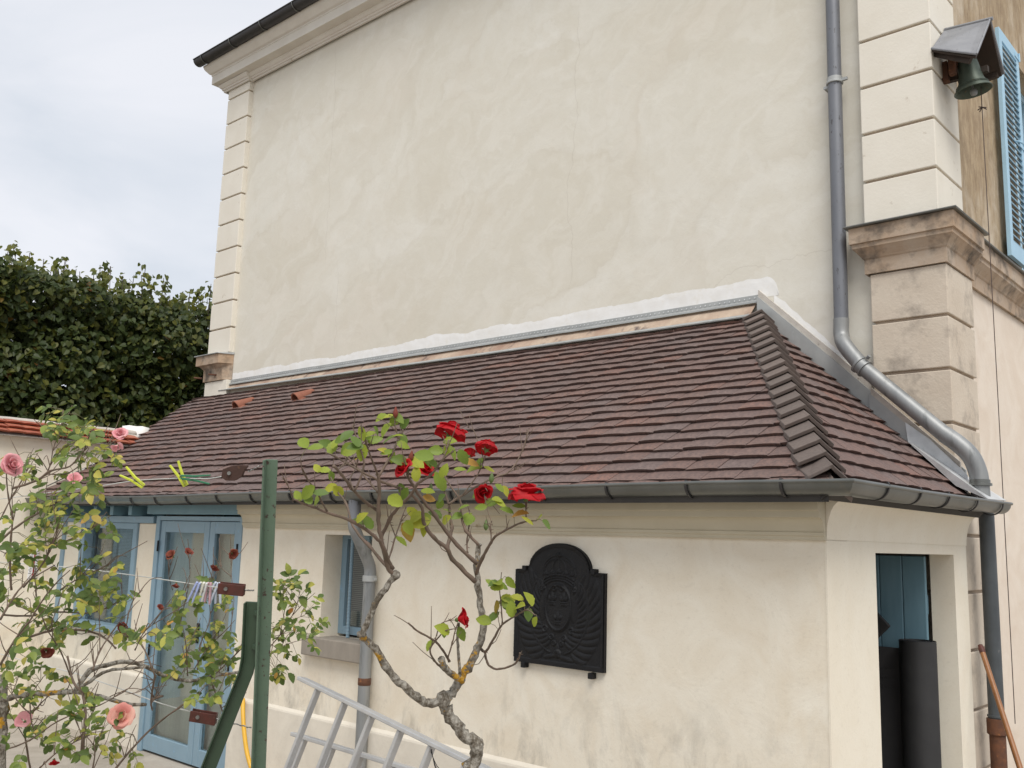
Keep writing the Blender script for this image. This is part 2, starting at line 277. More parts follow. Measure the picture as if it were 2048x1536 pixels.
# ------------------------------------------------------------------ mesh builder
class MB:
    def __init__(s): s.v = []; s.f = []
    def add(s, vs, fs):
        o = len(s.v); s.v += [tuple(v) for v in vs]; s.f += [tuple(i+o for i in f) for f in fs]; return s
    def box(s, x0, x1, y0, y1, z0, z1):
        return s.add([(x0, y0, z0), (x1, y0, z0), (x1, y1, z0), (x0, y1, z0), (x0, y0, z1), (x1, y0, z1), (x1, y1, z1), (x0, y1, z1)],
                     [(0, 3, 2, 1), (4, 5, 6, 7), (0, 1, 5, 4), (1, 2, 6, 5), (2, 3, 7, 6), (3, 0, 4, 7)])
    def obox(s, o, ax, ay, az):                      # corner + three edge vectors
        o, ax, ay, az = V(o), V(ax), V(ay), V(az)
        p = [o, o+ax, o+ax+ay, o+ay, o+az, o+ax+az, o+ax+ay+az, o+ay+az]
        f = [(0, 3, 2, 1), (4, 5, 6, 7), (0, 1, 5, 4), (1, 2, 6, 5), (2, 3, 7, 6), (3, 0, 4, 7)]
        if ax.cross(ay).dot(az) < 0: f = [tuple(reversed(q)) for q in f]
        return s.add(p, f)
    def bar(s, a, b, wdt, hgt, up=(0, 0, 1)):        # rectangular bar centred on the line a-b
        a, b = V(a), V(b); d = (b-a); u = V(up); sd_ = d.cross(u).normalized(); u = sd_.cross(d).normalized()
        return s.obox(a - sd_*wdt/2 - u*hgt/2, d, sd_*wdt, u*hgt)
    def tube(s, pts, r, n=10, caps=True, closed=False):
        pts = [V(p) for p in pts]; k = len(pts)
        rs = r if isinstance(r, (list, tuple)) else [r]*k
        u = None; o = len(s.v)
        for i, p in enumerate(pts):
            t = (pts[min(i+1, k-1)]-pts[max(i-1, 0)]).normalized()
            if u is None:
                u = t.cross(V((0, 0, 1)));
                if u.length < .05: u = t.cross(V((1, 0, 0)))
                u.normalize()
            else:
                u = (u - t*u.dot(t)); u.normalize()
            w_ = t.cross(u)
            for j in range(n):
                a = 2*math.pi*j/n; s.v.append(tuple(p + (u*math.cos(a)+w_*math.sin(a))*rs[i]))
        for i in range(k-1):
            for j in range(n):
                a = o+i*n+j; b = o+i*n+(j+1) % n
                s.f.append((a, b, b+n, a+n))
        if caps:
            s.f.append(tuple(o+j for j in reversed(range(n)))); s.f.append(tuple(o+(k-1)*n+j for j in range(n)))
        return s
    def lathe(s, prof, c, n=32, axis=None):          # prof = (r, z)
        o = len(s.v); c = V(c)
        q = V((0, 0, 1)).rotation_difference(V(axis)) if axis else None
        for r, z in prof:
            for j in range(n):
                a = 2*math.pi*j/n; p = V((r*math.cos(a), r*math.sin(a), z))
                if q: p = q @ p
                s.v.append(tuple(c+p))
        for i in range(len(prof)-1):
            for j in range(n):
                a = o+i*n+j; b = o+i*n+(j+1) % n; s.f.append((a, b, b+n, a+n))
        return s
    def sweep(s, prof, path, close=False, caps=True):   # path: list of fn(proj,z)->point ; prof list of (proj,z)
        o = len(s.v); k = len(prof)
        for fn in path:
            for p, z in prof: s.v.append(tuple(fn(p, z)))
        for i in range(len(path)-1):
            for j in range(k if close else k-1):
                a = o+i*k+j; b = o+i*k+(j+1) % k; s.f.append((a, b, b+k, a+k))
        if caps: s.f.append(tuple(o+j for j in range(k))); s.f.append(tuple(o+(len(path)-1)*k+j for j in reversed(range(k))))
        return s
    def mesh(s, name, mat, smooth=False, bevel=0, fixn=True):
        me = bpy.data.meshes.new(name); me.from_pydata(s.v, [], s.f)
        if fixn or bevel:
            bm = bmesh.new(); bm.from_mesh(me)
            if fixn: bmesh.ops.recalc_face_normals(bm, faces=bm.faces)
            if bevel: bmesh.ops.bevel(bm, geom=[e for e in bm.edges if e.is_manifold and e.calc_face_angle(0) > .5], offset=bevel, segments=2, affect='EDGES', profile=.5, clamp_overlap=True)
            bm.to_mesh(me); bm.free()
        if smooth:
            for p in me.polygons: p.use_smooth = True
            if smooth != True: me.set_sharp_from_angle(angle=math.radians(smooth))
        me.materials.append(mat); return me
    def build(s, name, mat, parent=None, smooth=False, bevel=0, fixn=True):
        return link(name, s.mesh(name, mat, smooth, bevel, fixn), parent)

def link(name, me, parent=None, mat=None):
    o = bpy.data.objects.new(name, me); COL.objects.link(o)
    if parent is not None:
        o.parent = parent; o.matrix_parent_inverse = Matrix.Translation(-V(parent['_w'])) if '_w' in parent else Matrix.Identity(4)
    if mat is not None: o.matrix_basis = mat
    return o
EMP = []
def thing(name, label, cat, loc=(0, 0, 0), group=None):
    o = bpy.data.objects.new(name, None); COL.objects.link(o); o.location = loc; o.empty_display_size = .1
    o['_w'] = tuple(loc); EMP.append(o); return tag(o, label, cat, group)
def tag(o, label, cat, group=None):
    o['label'] = label; o['category'] = cat
    if group: o['group'] = group
    return o
def struct(o): o['kind'] = 'structure'; return o
def stuff(o): o['kind'] = 'stuff'; return o
def arc(c, r, a0, a1, n, u, w_):                      # points on an arc in plane (u, w_)
    return [V(c)+V(u)*r*math.cos(a0+(a1-a0)*i/n)+V(w_)*r*math.sin(a0+(a1-a0)*i/n) for i in range(n+1)]
def smooth_path(pts, sub=4):
    pts = [V(p) for p in pts]; out = []
    for i in range(len(pts)-1):
        p0 = pts[max(i-1, 0)]; p1 = pts[i]; p2 = pts[i+1]; p3 = pts[min(i+2, len(pts)-1)]
        for k in range(sub):
            t = k/sub
            out.append(.5*((2*p1)+(p2-p0)*t+(2*p0-5*p1+4*p2-p3)*t*t+(3*p1-p0-3*p2+p3)*t**3))
    out.append(pts[-1]); return out

# ================================================================== SETTING
YG, YP = 6.83, 6.76              # gable wall plane, quoin face plane
X0, Y1 = -2.04, 4.64             # lean-to end wall plane, lean-to front wall plane
XB = -11.05                      # boundary wall inner face
XF = -2.14                       # street-side facade plane
ground = MB().add([(-900, -900, 0), (900, -900, 0), (900, 900, 0), (-900, 900, 0)], [(0, 1, 2, 3)]).build('ground', M_GROUND)
struct(ground)

# ================================================================== MAIN HOUSE
house = thing('main_house', 'tall cream rendered house with a blank side wall and coursed corner quoins', 'house', (-7, 7, 0))
HB = 16.0
wall = MB().box(-11.6, XF-.31, YG, HB, 0, 8.9)
wall.build('wall', M_GABLE, house)
# street-side facade skin, with a window opening
fac = MB()
def fbox(y0, y1, z0, z1): fac.box(XF-.3, XF, y0, y1, z0, z1)
fbox(6.9, 9.1, 4.28, 8.9); fbox(10.2, HB, 4.28, 8.9); fbox(9.1, 10.2, 4.28, 4.48); fbox(9.1, 10.2, 6.55, 8.9)
fac.v = [(x+.006, y, z) for x, y, z in fac.v]
fac.build('upper_facade', M_FACADE_UP, house)
MB().box(XF-.305, XF+.008, 6.9, HB, 0, 4.28).build('lower_facade', M_FACADE, house)
win = MB().box(XF-.18, XF-.12, 9.1, 10.2, 4.48, 4.56).box(XF-.18, XF-.12, 9.1, 10.2, 6.47, 6.55).box(XF-.18, XF-.12, 9.1, 9.18, 4.56, 6.47).box(XF-.18, XF-.12, 10.12, 10.2, 4.56, 6.47).box(XF-.18, XF-.12, 9.6, 9.7, 4.56, 6.47).build('window', M_BLUESH, house)
MB().box(XF-.155, XF-.15, 9.18, 10.12, 4.56, 6.47).build('pane', M_GLASS, win)
MB().box(XF-.30, XF-.295, 9.1, 10.2, 4.48, 6.55).build('net_curtain', M_CURT, win)
# shutter folded back on the facade
sh = MB()
sx0, sx1, sy0, sy1, sz0, sz1 = -2.085, -2.05, 8.45, 9.06, 4.45, 6.5
sh.box(sx0, sx1, sy0, sy0+.075, sz0, sz1).box(sx0, sx1, sy1-.075, sy1, sz0, sz1)
sh.box(sx0, sx1, sy0+.075, sy1-.075, sz0, sz0+.14).box(sx0, sx1, sy0+.075, sy1-.075, sz1-.1, sz1)
shutter = sh.build('shutter', M_BLUESH, house, bevel=.003); shutter['label'] = 'pale blue louvred shutter folded open'
sm = MB().obox((sx0+.002, 0, 0), (.030, 0, -.030), (0, sy1-sy0-.15, 0), (.004, 0, .008)).mesh('slat', M_BLUESH)
nsl = 32
for i in range(nsl):
    z = sz0+.17+(sz1-sz0-.28)*i/(nsl-1)
    link('slat', sm, shutter, Matrix.Translation((0, sy0+.075, z)))
for z in (sz0+.35, (sz0+sz1)/2+.1, sz1-.06):
    MB().tube([(sx1+.01, sy1-.02, z-.03), (sx1+.01, sy1-.02, z+.05)], .008, 8).bar((sx1+.003, sy1-.14, z), (sx1+.003, sy1, z), .006, .03).build('hinge', M_BLUESH, shutter)
MB().tube(smooth_path([(sx1+.01, sy0+.3, 5.55), (sx1+.05, sy0+.3, 5.53), (sx1+.07, sy0+.38, 5.5), (sx1+.06, sy0+.47, 5.47)]), .008, 8).tube(arc((sx1+.06, sy0+.5, 5.46), .03, 0, 2*math.pi, 12, (0, 1, 0), (.4, 0, .9)), .006, 6).build('latch', M_BLUESH, shutter)

# quoins
def quoin_stack(x0, x1, y0, y1, z_list, mat, xflip=False):
    core = MB().box(x0+.02, x1-.02, y0+.022, y1-.015, z_list[0], z_list[-1]); core.build('quoin_core', M_JOINT, house)
    for a, b in zip(z_list[:-1], z_list[1:]):
        MB().box(x0, x1, y0, y1, a+.011, b-.011).build('quoin_block', mat, house, bevel=.006)
zlow = [0, .21, .593, .98, 1.36, 1.738, 2.115, 2.49, 2.866, 3.24, 3.617, 3.99]
zup = [4.34, 4.693, 5.066, 5.439, 5.812, 6.185, 6.558, 6.931, 7.304, 7.677, 8.05, 8.30]
quoin_stack(-2.588, -2.058, YP, 7.34, zlow, M_QUOIN_LOW)
quoin_stack(-2.62, -2.093, YP, 7.33, zup, M_QUOIN)
quoin_stack(-11.66, -11.12, YP, 7.33, zlow, M_QUOIN)
quoin_stack(-11.65, -11.12, YP, 7.33, zup, M_QUOIN)

# string course (storey band) around the right corner and along the facade
SP = [(.0, 3.985), (.02, 3.985), (.02, 4.09), (.03, 4.10), (.035, 4.11), (.05, 4.13), (.075, 4.16), (.085, 4.17), (.085, 4.20), (.10, 4.205), (.10, 4.322), (.0, 4.322)]
def ring_corner(xl, xr, yf, ye, yin):
    return [lambda p, z: (xl-p, yin, z), lambda p, z: (xl-p, yf-p, z), lambda p, z: (xr+p, yf-p, z), lambda p, z: (xr+p, ye, z)]
MB().sweep(SP, ring_corner(-2.60, -2.066, YP, 7.36, YG-.005)).build('string_course', M_STRING, house)
MB().sweep(SP, [lambda p, z: (XF+.015+p, 7.362, z), lambda p, z: (XF+.015+p, HB, z)]).build('string_course', M_STRING, house)
MB().sweep([(-.02, 4.323), (.125, 4.323), (.13, 4.331), (.125, 4.339), (-.02, 4.352)], ring_corner(-2.60, -2.066, YP, 7.40, YG-.004)).build('zinc_capping', M_ZINCD, house)
MB().sweep([(-.02, 4.323), (.125, 4.323), (.13, 4.331), (.125, 4.339), (-.02, 4.352)], [lambda p, z: (XF+.015+p, 7.402, z), lambda p, z: (XF+.015+p, HB, z)]).build('zinc_capping', M_ZINCD, house)
# left remnant of the string course
SPL = [(0, 3.985), (.02, 3.985), (.02, 4.145), (.06, 4.19), (.10, 4.20), (.10, 4.322), (0, 4.322)]
MB().sweep(SPL, [lambda p, z: (-11.66-p, 7.4, z), lambda p, z: (-11.66-p, YP-p, z), lambda p, z: (-11.22+p*.2, YP-p, z), lambda p, z: (-11.10, YG-.003, z)]).build('string_course', M_STRING, house)
MB().sweep([(-.02, 4.323), (.12, 4.323), (.125, 4.331), (.12, 4.337), (-.02, 4.35)], [lambda p, z: (-11.66-p, 7.4, z), lambda p, z: (-11.66-p, YP-p, z), lambda p, z: (-11.22+p*.2, YP-p, z), lambda p, z: (-11.09, YG-.004, z)]).build('zinc_capping', M_ZINC, house)
for q in ((404, 757), (433, 750)):
    p = aty(*q, YP-.02); MB().tube([p, p+V((-.10, -.06, .01))], .012, 8).build('iron_stub', M_RUST, house)

# main cornice, with bed mould, soffit, fascia and crown
CP = [(.0, 8.18), (.03, 8.18), (.03, 8.205), (.05, 8.21), (.055, 8.235), (.07, 8.24), (.10, 8.275), (.10, 8.30), (.24, 8.312), (.24, 8.45), (.25, 8.455), (.25, 8.475), (.28, 8.49), (.34, 8.56), (.36, 8.61), (.36, 8.63), (0, 8.63)]
CP = [(p*.82, 8.18+(z-8.18)*.86) for p, z in CP]
MB().sweep(CP, [lambda p, z: (-11.66-p, HB, z), lambda p, z: (-11.66-p, YG-.03-p, z), lambda p, z: (XF+p, YG-.03-p, z), lambda p, z: (XF+p, HB, z)]).build('cornice', M_CORNICE, house)
# capital strip above the left quoins
MB().sweep([(p, z) for p, z in CP[:8]]+[(0, 8.30)], [lambda p, z: (-11.70-p, 7.3, z-.002), lambda p, z: (-11.70-p, YP-.01-p, z-.002), lambda p, z: (-11.10+p*.3, YP-.01-p, z-.002), lambda p, z: (-11.10+p*.3, YG, z-.002)]).build('cornice', M_CORNICE, house)
def gutter(pts_fn, r, mat, parent, name='gutter', thick=.004, ends=True, n=14, bead=.009):
    """half round gutter; pts_fn: list of (centre, outward unit) along its run"""
    m = MB(); prof = []
    for i in range(n+1):
        a = math.pi*i/n; prof.append((math.cos(a)*r, -math.sin(a)*r))
    for i in range(n, -1, -1):
        a = math.pi*i/n; prof.append((math.cos(a)*(r-thick), -math.sin(a)*(r-thick)))
    path = [(lambda p, z, c=c, o=o: V(c)+V(o)*p+V((0, 0, z))) for c, o in pts_fn]
    m.sweep(prof, path, close=True)
    m.tube([V(c)+V(o)*(r+bead*.3) for c, o in pts_fn], bead, 10)
    if ends:
        for (c, o), dirn in ((pts_fn[0], pts_fn[1]), (pts_fn[-1], pts_fn[-2])):
            d = (V(c)-V(dirn[0])).normalized()
            ring = [V(c)+V(o)*math.cos(math.pi*i/n)*r+V((0, 0, -math.sin(math.pi*i/n)*r)) for i in range(n+1)]
            k = len(ring); m.add(ring+[q+d*.004 for q in ring], [tuple(range(k)), tuple(reversed(range(k, 2*k)))]+[(i, (i+1) % k, (i+1) % k+k, i+k) for i in range(k)])
    return m.build(name, mat, parent, smooth=35)
def bracket(c, o, along, r, mat, parent, w_=.022):
    c, o, al = V(c), V(o), V(along).normalized(); m = MB(); n = 14; pts = []
    for i in range(n+1):
        a = math.pi*i/n; pts.append(o*math.cos(a)*(r+.004)+V((0, 0, -math.sin(a)*(r+.004))))
    pts.insert(0, o*(r-.004)+V((0, 0, .014))); pts.insert(0, o*(r-.02)+V((0, 0, .012)))
    outp = [c+p for p in pts]; k = len(outp); vs_ = []
    for s_ in (-.5, .5):
        for sc in (0, .007):
            for p in pts: vs_.append(c+al*w_*s_+p+(p.normalized()*sc))
    fs = []
    for i in range(k-1):
        fs += [(i+k, i+1+k, i+1+3*k, i+3*k), (i, i+1, i+1+k, i+k), (i+2*k, i+3*k, i+1+3*k, i+1+2*k), (i, i+2*k, i+1+2*k, i+1)]
    m.add(vs_, fs); return m.build('bracket', mat, parent)
gy = YG-.03-.32
gm = gutter([((-12.0, gy-.03, 8.63), (0, -1, 0)), ((XF+.5, gy-.03, 8.63), (0, -1, 0))], .08, M_DARKGUT, house)
for i in range(14):
    bracket((-11.8+i*.72, gy-.03, 8.63), (0, -1, 0), (1, 0, 0), .08, M_ZINCD, gm, .014)
MB().add([(-11.98, gy, 8.65), (XF+.42, gy, 8.65), (XF+.42, HB+.4, 8.65), (-11.98, HB+.4, 8.65), (-9, 9.9, 11.2), (-5, 9.9, 11.2), (-5, 13, 11.2), (-9, 13, 11.2)],
         [(0, 1, 5, 4), (1, 2, 6, 5), (2, 3, 7, 6), (3, 0, 4, 7), (4, 5, 6, 7), (0, 3, 2, 1)]).build('roof', M_SLATE, house)

# upper downpipe on the gable: vertical run, elbow, slanted run above the lean-to roof, goose neck
R_P = .052
up = [aty(1678, -120, 6.74), aty(1682, 640, 6.74)]
xk = up[1].x
pipe_pts = [V((xk-.0, 6.74, 8.5)), V((xk, 6.74, 3.72))]
mid = [(xk, 6.735, 3.60), (xk+.02, 6.72, 3.50), aty(1725, 735, 6.66)]
sl_ = [aty(1725, 735, 6.66), aty(1890, 868, 6.63)]
m = MB().tube([V((xk, 6.745, 8.5)), V((xk, 6.745, 3.62))], R_P, 16)
dp = m.build('downpipe', M_ZINCP, house, smooth=60)
for z in (5.55, 7.4):
    MB().lathe([(R_P+.001, -.02), (R_P+.012, -.018), (R_P+.012, -.006), (R_P+.006, 0), (R_P+.006, .03), (R_P+.001, .033)], (xk, 6.745, z), 20).bar((xk-.085, 6.745, z-.03), (xk-.05, 6.745, z-.03), .02, .022).bar((xk+.05, 6.745, z), (xk+.10, 6.745, z), .02, .022).tube([(xk-.085, 6.745, z-.03), (xk-.085, 6.83, z-.03)], .007, 8).build('pipe_clip', M_ZINC, dp, smooth=40)
el = smooth_path([(xk, 6.745, 3.68), (xk, 6.742, 3.55), aty(1692, 694, 6.69), aty(1728, 737, 6.66)], 6)
MB().tube(el, R_P+.004, 16).build('elbow', M_ZINCW, dp, smooth=60)
a_, b_ = aty(1716, 727, 6.66), aty(1888, 868, 6.64)
MB().tube([a_, b_], R_P+.002, 18).build('pipe_slope', M_ZINCW, dp, smooth=60)
dr_ = (b_-a_).normalized()
MB().lathe([(R_P+.003, -.03), (R_P+.016, -.028), (R_P+.016, -.012), (R_P+.008, -.008), (R_P+.008, .03), (R_P+.014, .032), (R_P+.014, .04), (R_P+.002, .042)], a_+dr_*.03, 22, axis=dr_).tube([a_+dr_*.05+V((.04, -.02, .06)), a_+dr_*.05+V((.06, -.03, .075))], .013, 10).build('collar', M_ZINCW, dp, smooth=40)
neck = smooth_path([b_, aty(1918, 889, 6.64), aty(1942, 913, 6.65), aty(1956, 945, 6.66), aty(1960, 975, 6.66), aty(1962, 1000, 6.66)], 5)
MB().tube(neck, [R_P+.006]*len(neck), 18).build('goose_neck', M_ZINCW, dp, smooth=60)
c_ = aty(1960, 966, 6.66); MB().lathe([(R_P+.006, -.02), (R_P+.02, -.018), (R_P+.02, -.003), (R_P+.01, 0), (R_P+.01, .02), (R_P+.006, .022)], c_, 22).build('collar', M_ZINCD, dp, smooth=40)
# lower dark pipe down the corner to a rusty foot
xb_ = -1.945; yb_ = 6.99
zb = aty(1990, 1440, yb_).z
lp = MB().tube([(xb_, yb_, 2.33), (xb_, yb_, zb)], .049, 18).build('downpipe', M_BLACKP, house, smooth=60)
MB().lathe([(.049, .035), (.056, .033), (.056, .02), (.05, .018)], (xb_, yb_, zb), 20).build('collar', M_BLACKP, lp, smooth=40)
MB().lathe([(.05, .012), (.062, .01), (.062, -.085), (.056, -.09), (.05, -.09)], (xb_, yb_, zb), 20).build('iron_collar', M_RUST, lp, smooth=40)
MB().tube([(xb_, yb_, zb-.08), (xb_, yb_, 0)], .05, 18).build('iron_foot', M_RUST, lp, smooth=60)

# ================================================================== LEAN-TO
lean = thing('lean_to', 'low cream lean-to against the house with a brown clay tiled hipped roof', 'lean-to', (-6.5, 5.6, 0))
T = .25
fw = MB()
for a, b, z0, z1 in ((-7.2, -6.06, 0, 2.26), (-6.06, -5.50, 0, 1.23), (-6.06, -5.50, 2.0, 2.26), (-5.50, X0, 0, 2.26)):
    fw.box(a, b, Y1, Y1+T, z0, z1)
fw.build('front_wall', M_LEAN, lean)
MB().box(XB, -8.66, Y1, Y1+T, 0, .98).build('front_wall', M_LEAN, lean)
for a, b in ((XB, -8.66), (-7.18, X0+.018)):
    MB().sweep([(0, .0), (.022, .0), (.022, .635), (.018, .648), (0, .668)], [lambda p, z, a=a: (a, Y1-p, z), lambda p, z, b=b: (b, Y1-p, z)]).build('plinth', M_PLINTH, lean)
ew = MB()
ew.box(X0-.15, X0, Y1+T, 5.27, 0, 2.26).box(X0-.15, X0, 5.27, 6.575, 1.985, 2.26).box(X0-.15, X0, 6.575, 6.835, 0, 2.26)
ew.v = [(x+.001, y, z) for x, y, z in ew.v]
ew.build('end_wall', M_ENDW, lean)
MB().box(X0-.006, X0+.004, Y1-.003, Y1+T+.02, 0, 2.04).build('corner_render', M_ENDW, lean)
# plaster cove under the end eave
CV = [(0.005, 2.045)] + [(.006+.115*(1-math.cos(t*math.pi/2*.85)), 2.045+.195*math.sin(t*math.pi/2)) for t in [i/8 for i in range(1, 9)]] + [(0.005, 2.26)]
MB().sweep(CV, [lambda p, z: (X0+p, Y1-.004, z), lambda p, z: (X0+p, 6.835, z)]).build('cove', M_ENDW, lean, smooth=40)
LC = [(0, 2.04), (.022, 2.04), (.024, 2.058), (.030, 2.062), (.032, 2.078), (.026, 2.082), (.03, 2.09)] + [(.03+.045*(1-math.cos(t*math.pi/2)), 2.09+.06*math.sin(t*math.pi/2)) for t in [i/5 for i in range(1, 6)]] + [(.082, 2.152), (.084, 2.185), (.094, 2.188), (.096, 2.27), (0, 2.27)]
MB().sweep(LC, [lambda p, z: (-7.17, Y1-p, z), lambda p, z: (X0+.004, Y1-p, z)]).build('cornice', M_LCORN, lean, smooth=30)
# interior
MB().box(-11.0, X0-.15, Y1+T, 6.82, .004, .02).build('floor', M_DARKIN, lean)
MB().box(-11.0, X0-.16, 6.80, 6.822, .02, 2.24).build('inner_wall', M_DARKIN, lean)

# timber-framed left bay: posts, plates, rafters, window, glazed door
def bb(name, x0, x1, z0, z1, y0, y1, mat, par=lean, bevel=.004): return MB().box(x0, x1, y0, y1, z0, z1).build(name, mat, par, bevel=bevel)
bb('wall_plate', XB, -8.70, 2.06, 2.125, Y1-.02, Y1+.14, M_BLUE)
bb('eave_board', XB, -8.74, 2.125, 2.26, Y1+.10, Y1+.13, M_BLUEGR)
for x in (-10.55, -10.1, -9.72, -9.36, -8.98):
    bb('rafter_tail', x-.035, x+.035, 2.13, 2.22, Y1-.12, Y1+.10, M_BLUEGR)
bb('lintel_board', -8.74, -7.175, 2.145, 2.235, Y1-.07, Y1+.10, M_BLUEGR)
bb('infill_panel', -10.62, -10.24, .98, 2.058, Y1+.012, Y1+.15, M_LEAN)
bb('infill_panel', -9.02, -8.70, .98, 2.058, Y1+.012, Y1+.15, M_LEAN)
bb('infill_panel', XB, -10.70, .98, 2.058, Y1+.010, Y1+.15, M_LEAN)
bb('corner_post', -10.70, -10.62, .98, 2.058, Y1-.004, Y1+.15, M_BLUE)
bw = MB()
bw.box(-10.24, -10.14, Y1-.01, Y1+.12, 1.06, 2.058).box(-9.10, -9.02, Y1-.01, Y1+.12, 1.06, 2.058).box(-10.14, -9.10, Y1-.005, Y1+.12, 2.0, 2.058)
bwin = bw.build('window', M_BLUE, lean, bevel=.004)
MB().box(-10.26, -9.0, Y1-.05, Y1+.12, .985, 1.06).build('sill', M_BLUE, bwin, bevel=.006)
MB().box(-10.14, -9.10, Y1+.085, Y1+.09, 1.06, 2.0).build('pane', M_GLASS, bwin)
MB().box(-10.14, -9.10, Y1+.14, Y1+.145, 1.0, 2.05).build('screen', M_SCREEN, bwin)
dz = MB()
dx0, dxm, dx1 = -8.66, -7.73, -7.2
dz.box(dx0, dx0+.07, Y1-.01, Y1+.12, 0, 2.13).box(dx1-.04, dx1, Y1-.01, Y1+.12, 0, 2.13).box(dx0+.07, dx1-.04, Y1-.01, Y1+.12, 2.09, 2.13)
door = dz.build('glazed_door', M_BLUE, lean, bevel=.004)
def leaf(x0, x1, st):
    m = MB().box(x0, x0+st, Y1+.005, Y1+.06, .02, 2.085).box(x1-st, x1, Y1+.005, Y1+.06, .02, 2.085).box(x0+st, x1-st, Y1+.005, Y1+.06, .02, .16).box(x0+st, x1-st, Y1+.005, Y1+.06, 1.98, 2.085)
    m.build('door_leaf', M_BLUE, door, bevel=.004)
    MB().box(x0+st, x1-st, Y1+.03, Y1+.036, .16, 1.98).build('pane', M_GLASS, door)
leaf(dx0+.075, dxm-.004, .085); leaf(dxm+.004, dx1-.045, .085)
MB().box(dx0+.1, dx1-.1, Y1+.10, Y1+.104, .05, 2.0).build('net_curtain', M_CURT, door)
MB().bar((dxm-.05, Y1-.005, 1.03), (dxm-.05, Y1-.005, 1.2), .03, .012, (0, 1, 0)).tube([(dxm-.05, Y1-.01, 1.14), (dxm-.05, Y1-.05, 1.14), (dxm-.17, Y1-.05, 1.14)], .008, 8).build('handle', M_IRON, door)
for x, z in ((dx0+.075, 1.85), (dx0+.075, .9), (dx1-.045, 1.85), (dx1-.045, .9)):
    MB().tube([(x, Y1-.014, z-.05), (x, Y1-.014, z+.05)], .009, 8).build('hinge', M_IRON, door)
# small barred window with a stone sill
sw = MB()
wy = Y1+.17
sw.box(-6.06, -6.0, wy, wy+.05, 1.25, 2.0).box(-5.56, -5.50, wy, wy+.05, 1.25, 2.0).box(-6.0, -5.56, wy, wy+.05, 1.25, 1.31).box(-6.0, -5.56, wy, wy+.05, 1.97, 2.0)
swin = sw.build('window', M_BLUE, lean, bevel=.003)
MB().box(-6.0, -5.56, wy+.03, wy+.034, 1.31, 1.97).build('screen', M_SCREEN, swin)
MB().box(-5.92, -5.56, wy+.008, wy+.012, 1.32, 1.43).build('pane', M_GLASS, swin)
def rebar(x):
    pts = []; rs = []
    k = 60
    for i in range(k): pts.append(V((x, wy-.04, 1.235+(.765)*i/(k-1)))); rs.append(.0125 if i % 2 else .0150)
    return MB().tube(pts, rs, 10).build('bar', M_BLUE, swin)
for x in (-5.885, -5.69): rebar(x)
MB().box(-6.19, -5.45, Y1-.07, Y1+.16, 1.095, 1.232).build('sill', M_SILL, swin, bevel=.008)

# gutter around the lean-to with brackets
GR = .067
gxl, gxr = -11.0, -1.84
def gz(x): return 2.314-.020*(gxr-x)/9 + .006*math.sin(x*1.7)
gpts = []
for i in range(15):
    x = gxl+(gxr-gxl)*i/14
    gpts.append(((x, 4.407, gz(x)), (0, -1, 0)))
gpts[-1] = ((gxr, 4.407, 2.314), (math.sqrt(.5)*1.414, -math.sqrt(.5)*1.414, 0))
gpts += [((gxr, 5.2, 2.313), (1, 0, 0)), ((gxr, 6.0, 2.319), (1, 0, 0)), ((gxr, 6.93, 2.326), (1, 0, 0))]
lg = gutter(gpts, GR, M_ZINCD, lean, bead=.010)
for bx in (211, 262, 310, 372, 432, 500, 578, 660, 742, 900, 1078, 1212, 1372, 1562):
    p = aty(bx, 985, 4.34); bracket((p.x, 4.407, gz(p.x)), (0, -1, 0), (1, 0, 0), GR, M_DARKGUT, lg, .014)  # dark strap colour stands in for the shadow lines beside each bracket
for bx, by in ((1783, 968), (1848, 986), (1904, 994), (1960, 1000), (2010, 1006)):
    p = atx(bx, by, -1.755); bracket((gxr, p.y, 2.32), (1, 0, 0), (0, 1, 0), GR, M_DARKGUT, lg, .014)  # side brackets carry the same shadow-dark colour
# front downpipe with a swan neck
xt = aty(712, 1020, 4.42).x; xl_ = aty(739, 1165, 4.575).x
fp = smooth_path([(xt, 4.407, 2.25), (xt, 4.407, 2.08), (xt+.005, 4.44, 2.0), ((xt+xl_)/2, 4.51, 1.89), (xl_, 4.57, 1.78), (xl_, 4.575, 1.69)], 6)
fd = MB().tube([(xl_, 4.575, 1.70), (xl_, 4.575, 0)], .043, 16).build('downpipe', M_ZINCW, lean, smooth=60)
MB().tube(fp, .043, 16).build('swan_neck', M_ZINCW, fd, smooth=60)
MB().tube([(xt, 4.407, 2.245), (xt, 4.407, 2.10)], .046, 16).build('outlet', M_ZINCP, fd, smooth=60)
MB().lathe([(.044, -.025), (.052, -.023), (.052, .015), (.048, .018), (.044, .018)], (xl_, 4.575, 1.70), 20).bar((xl_+.04, 4.575, 1.695), (xl_+.07, 4.575, 1.695), .02, .02).build('collar', M_ZINC, fd, smooth=40)
zr = aty(730, 1366, 4.53).z
MB().lathe([(.044, -.025), (.0465, -.02), (.0465, .02), (.044, .025)], (xl_, 4.575, zr), 20).build('rust_band', M_RUST, fd, smooth=40)

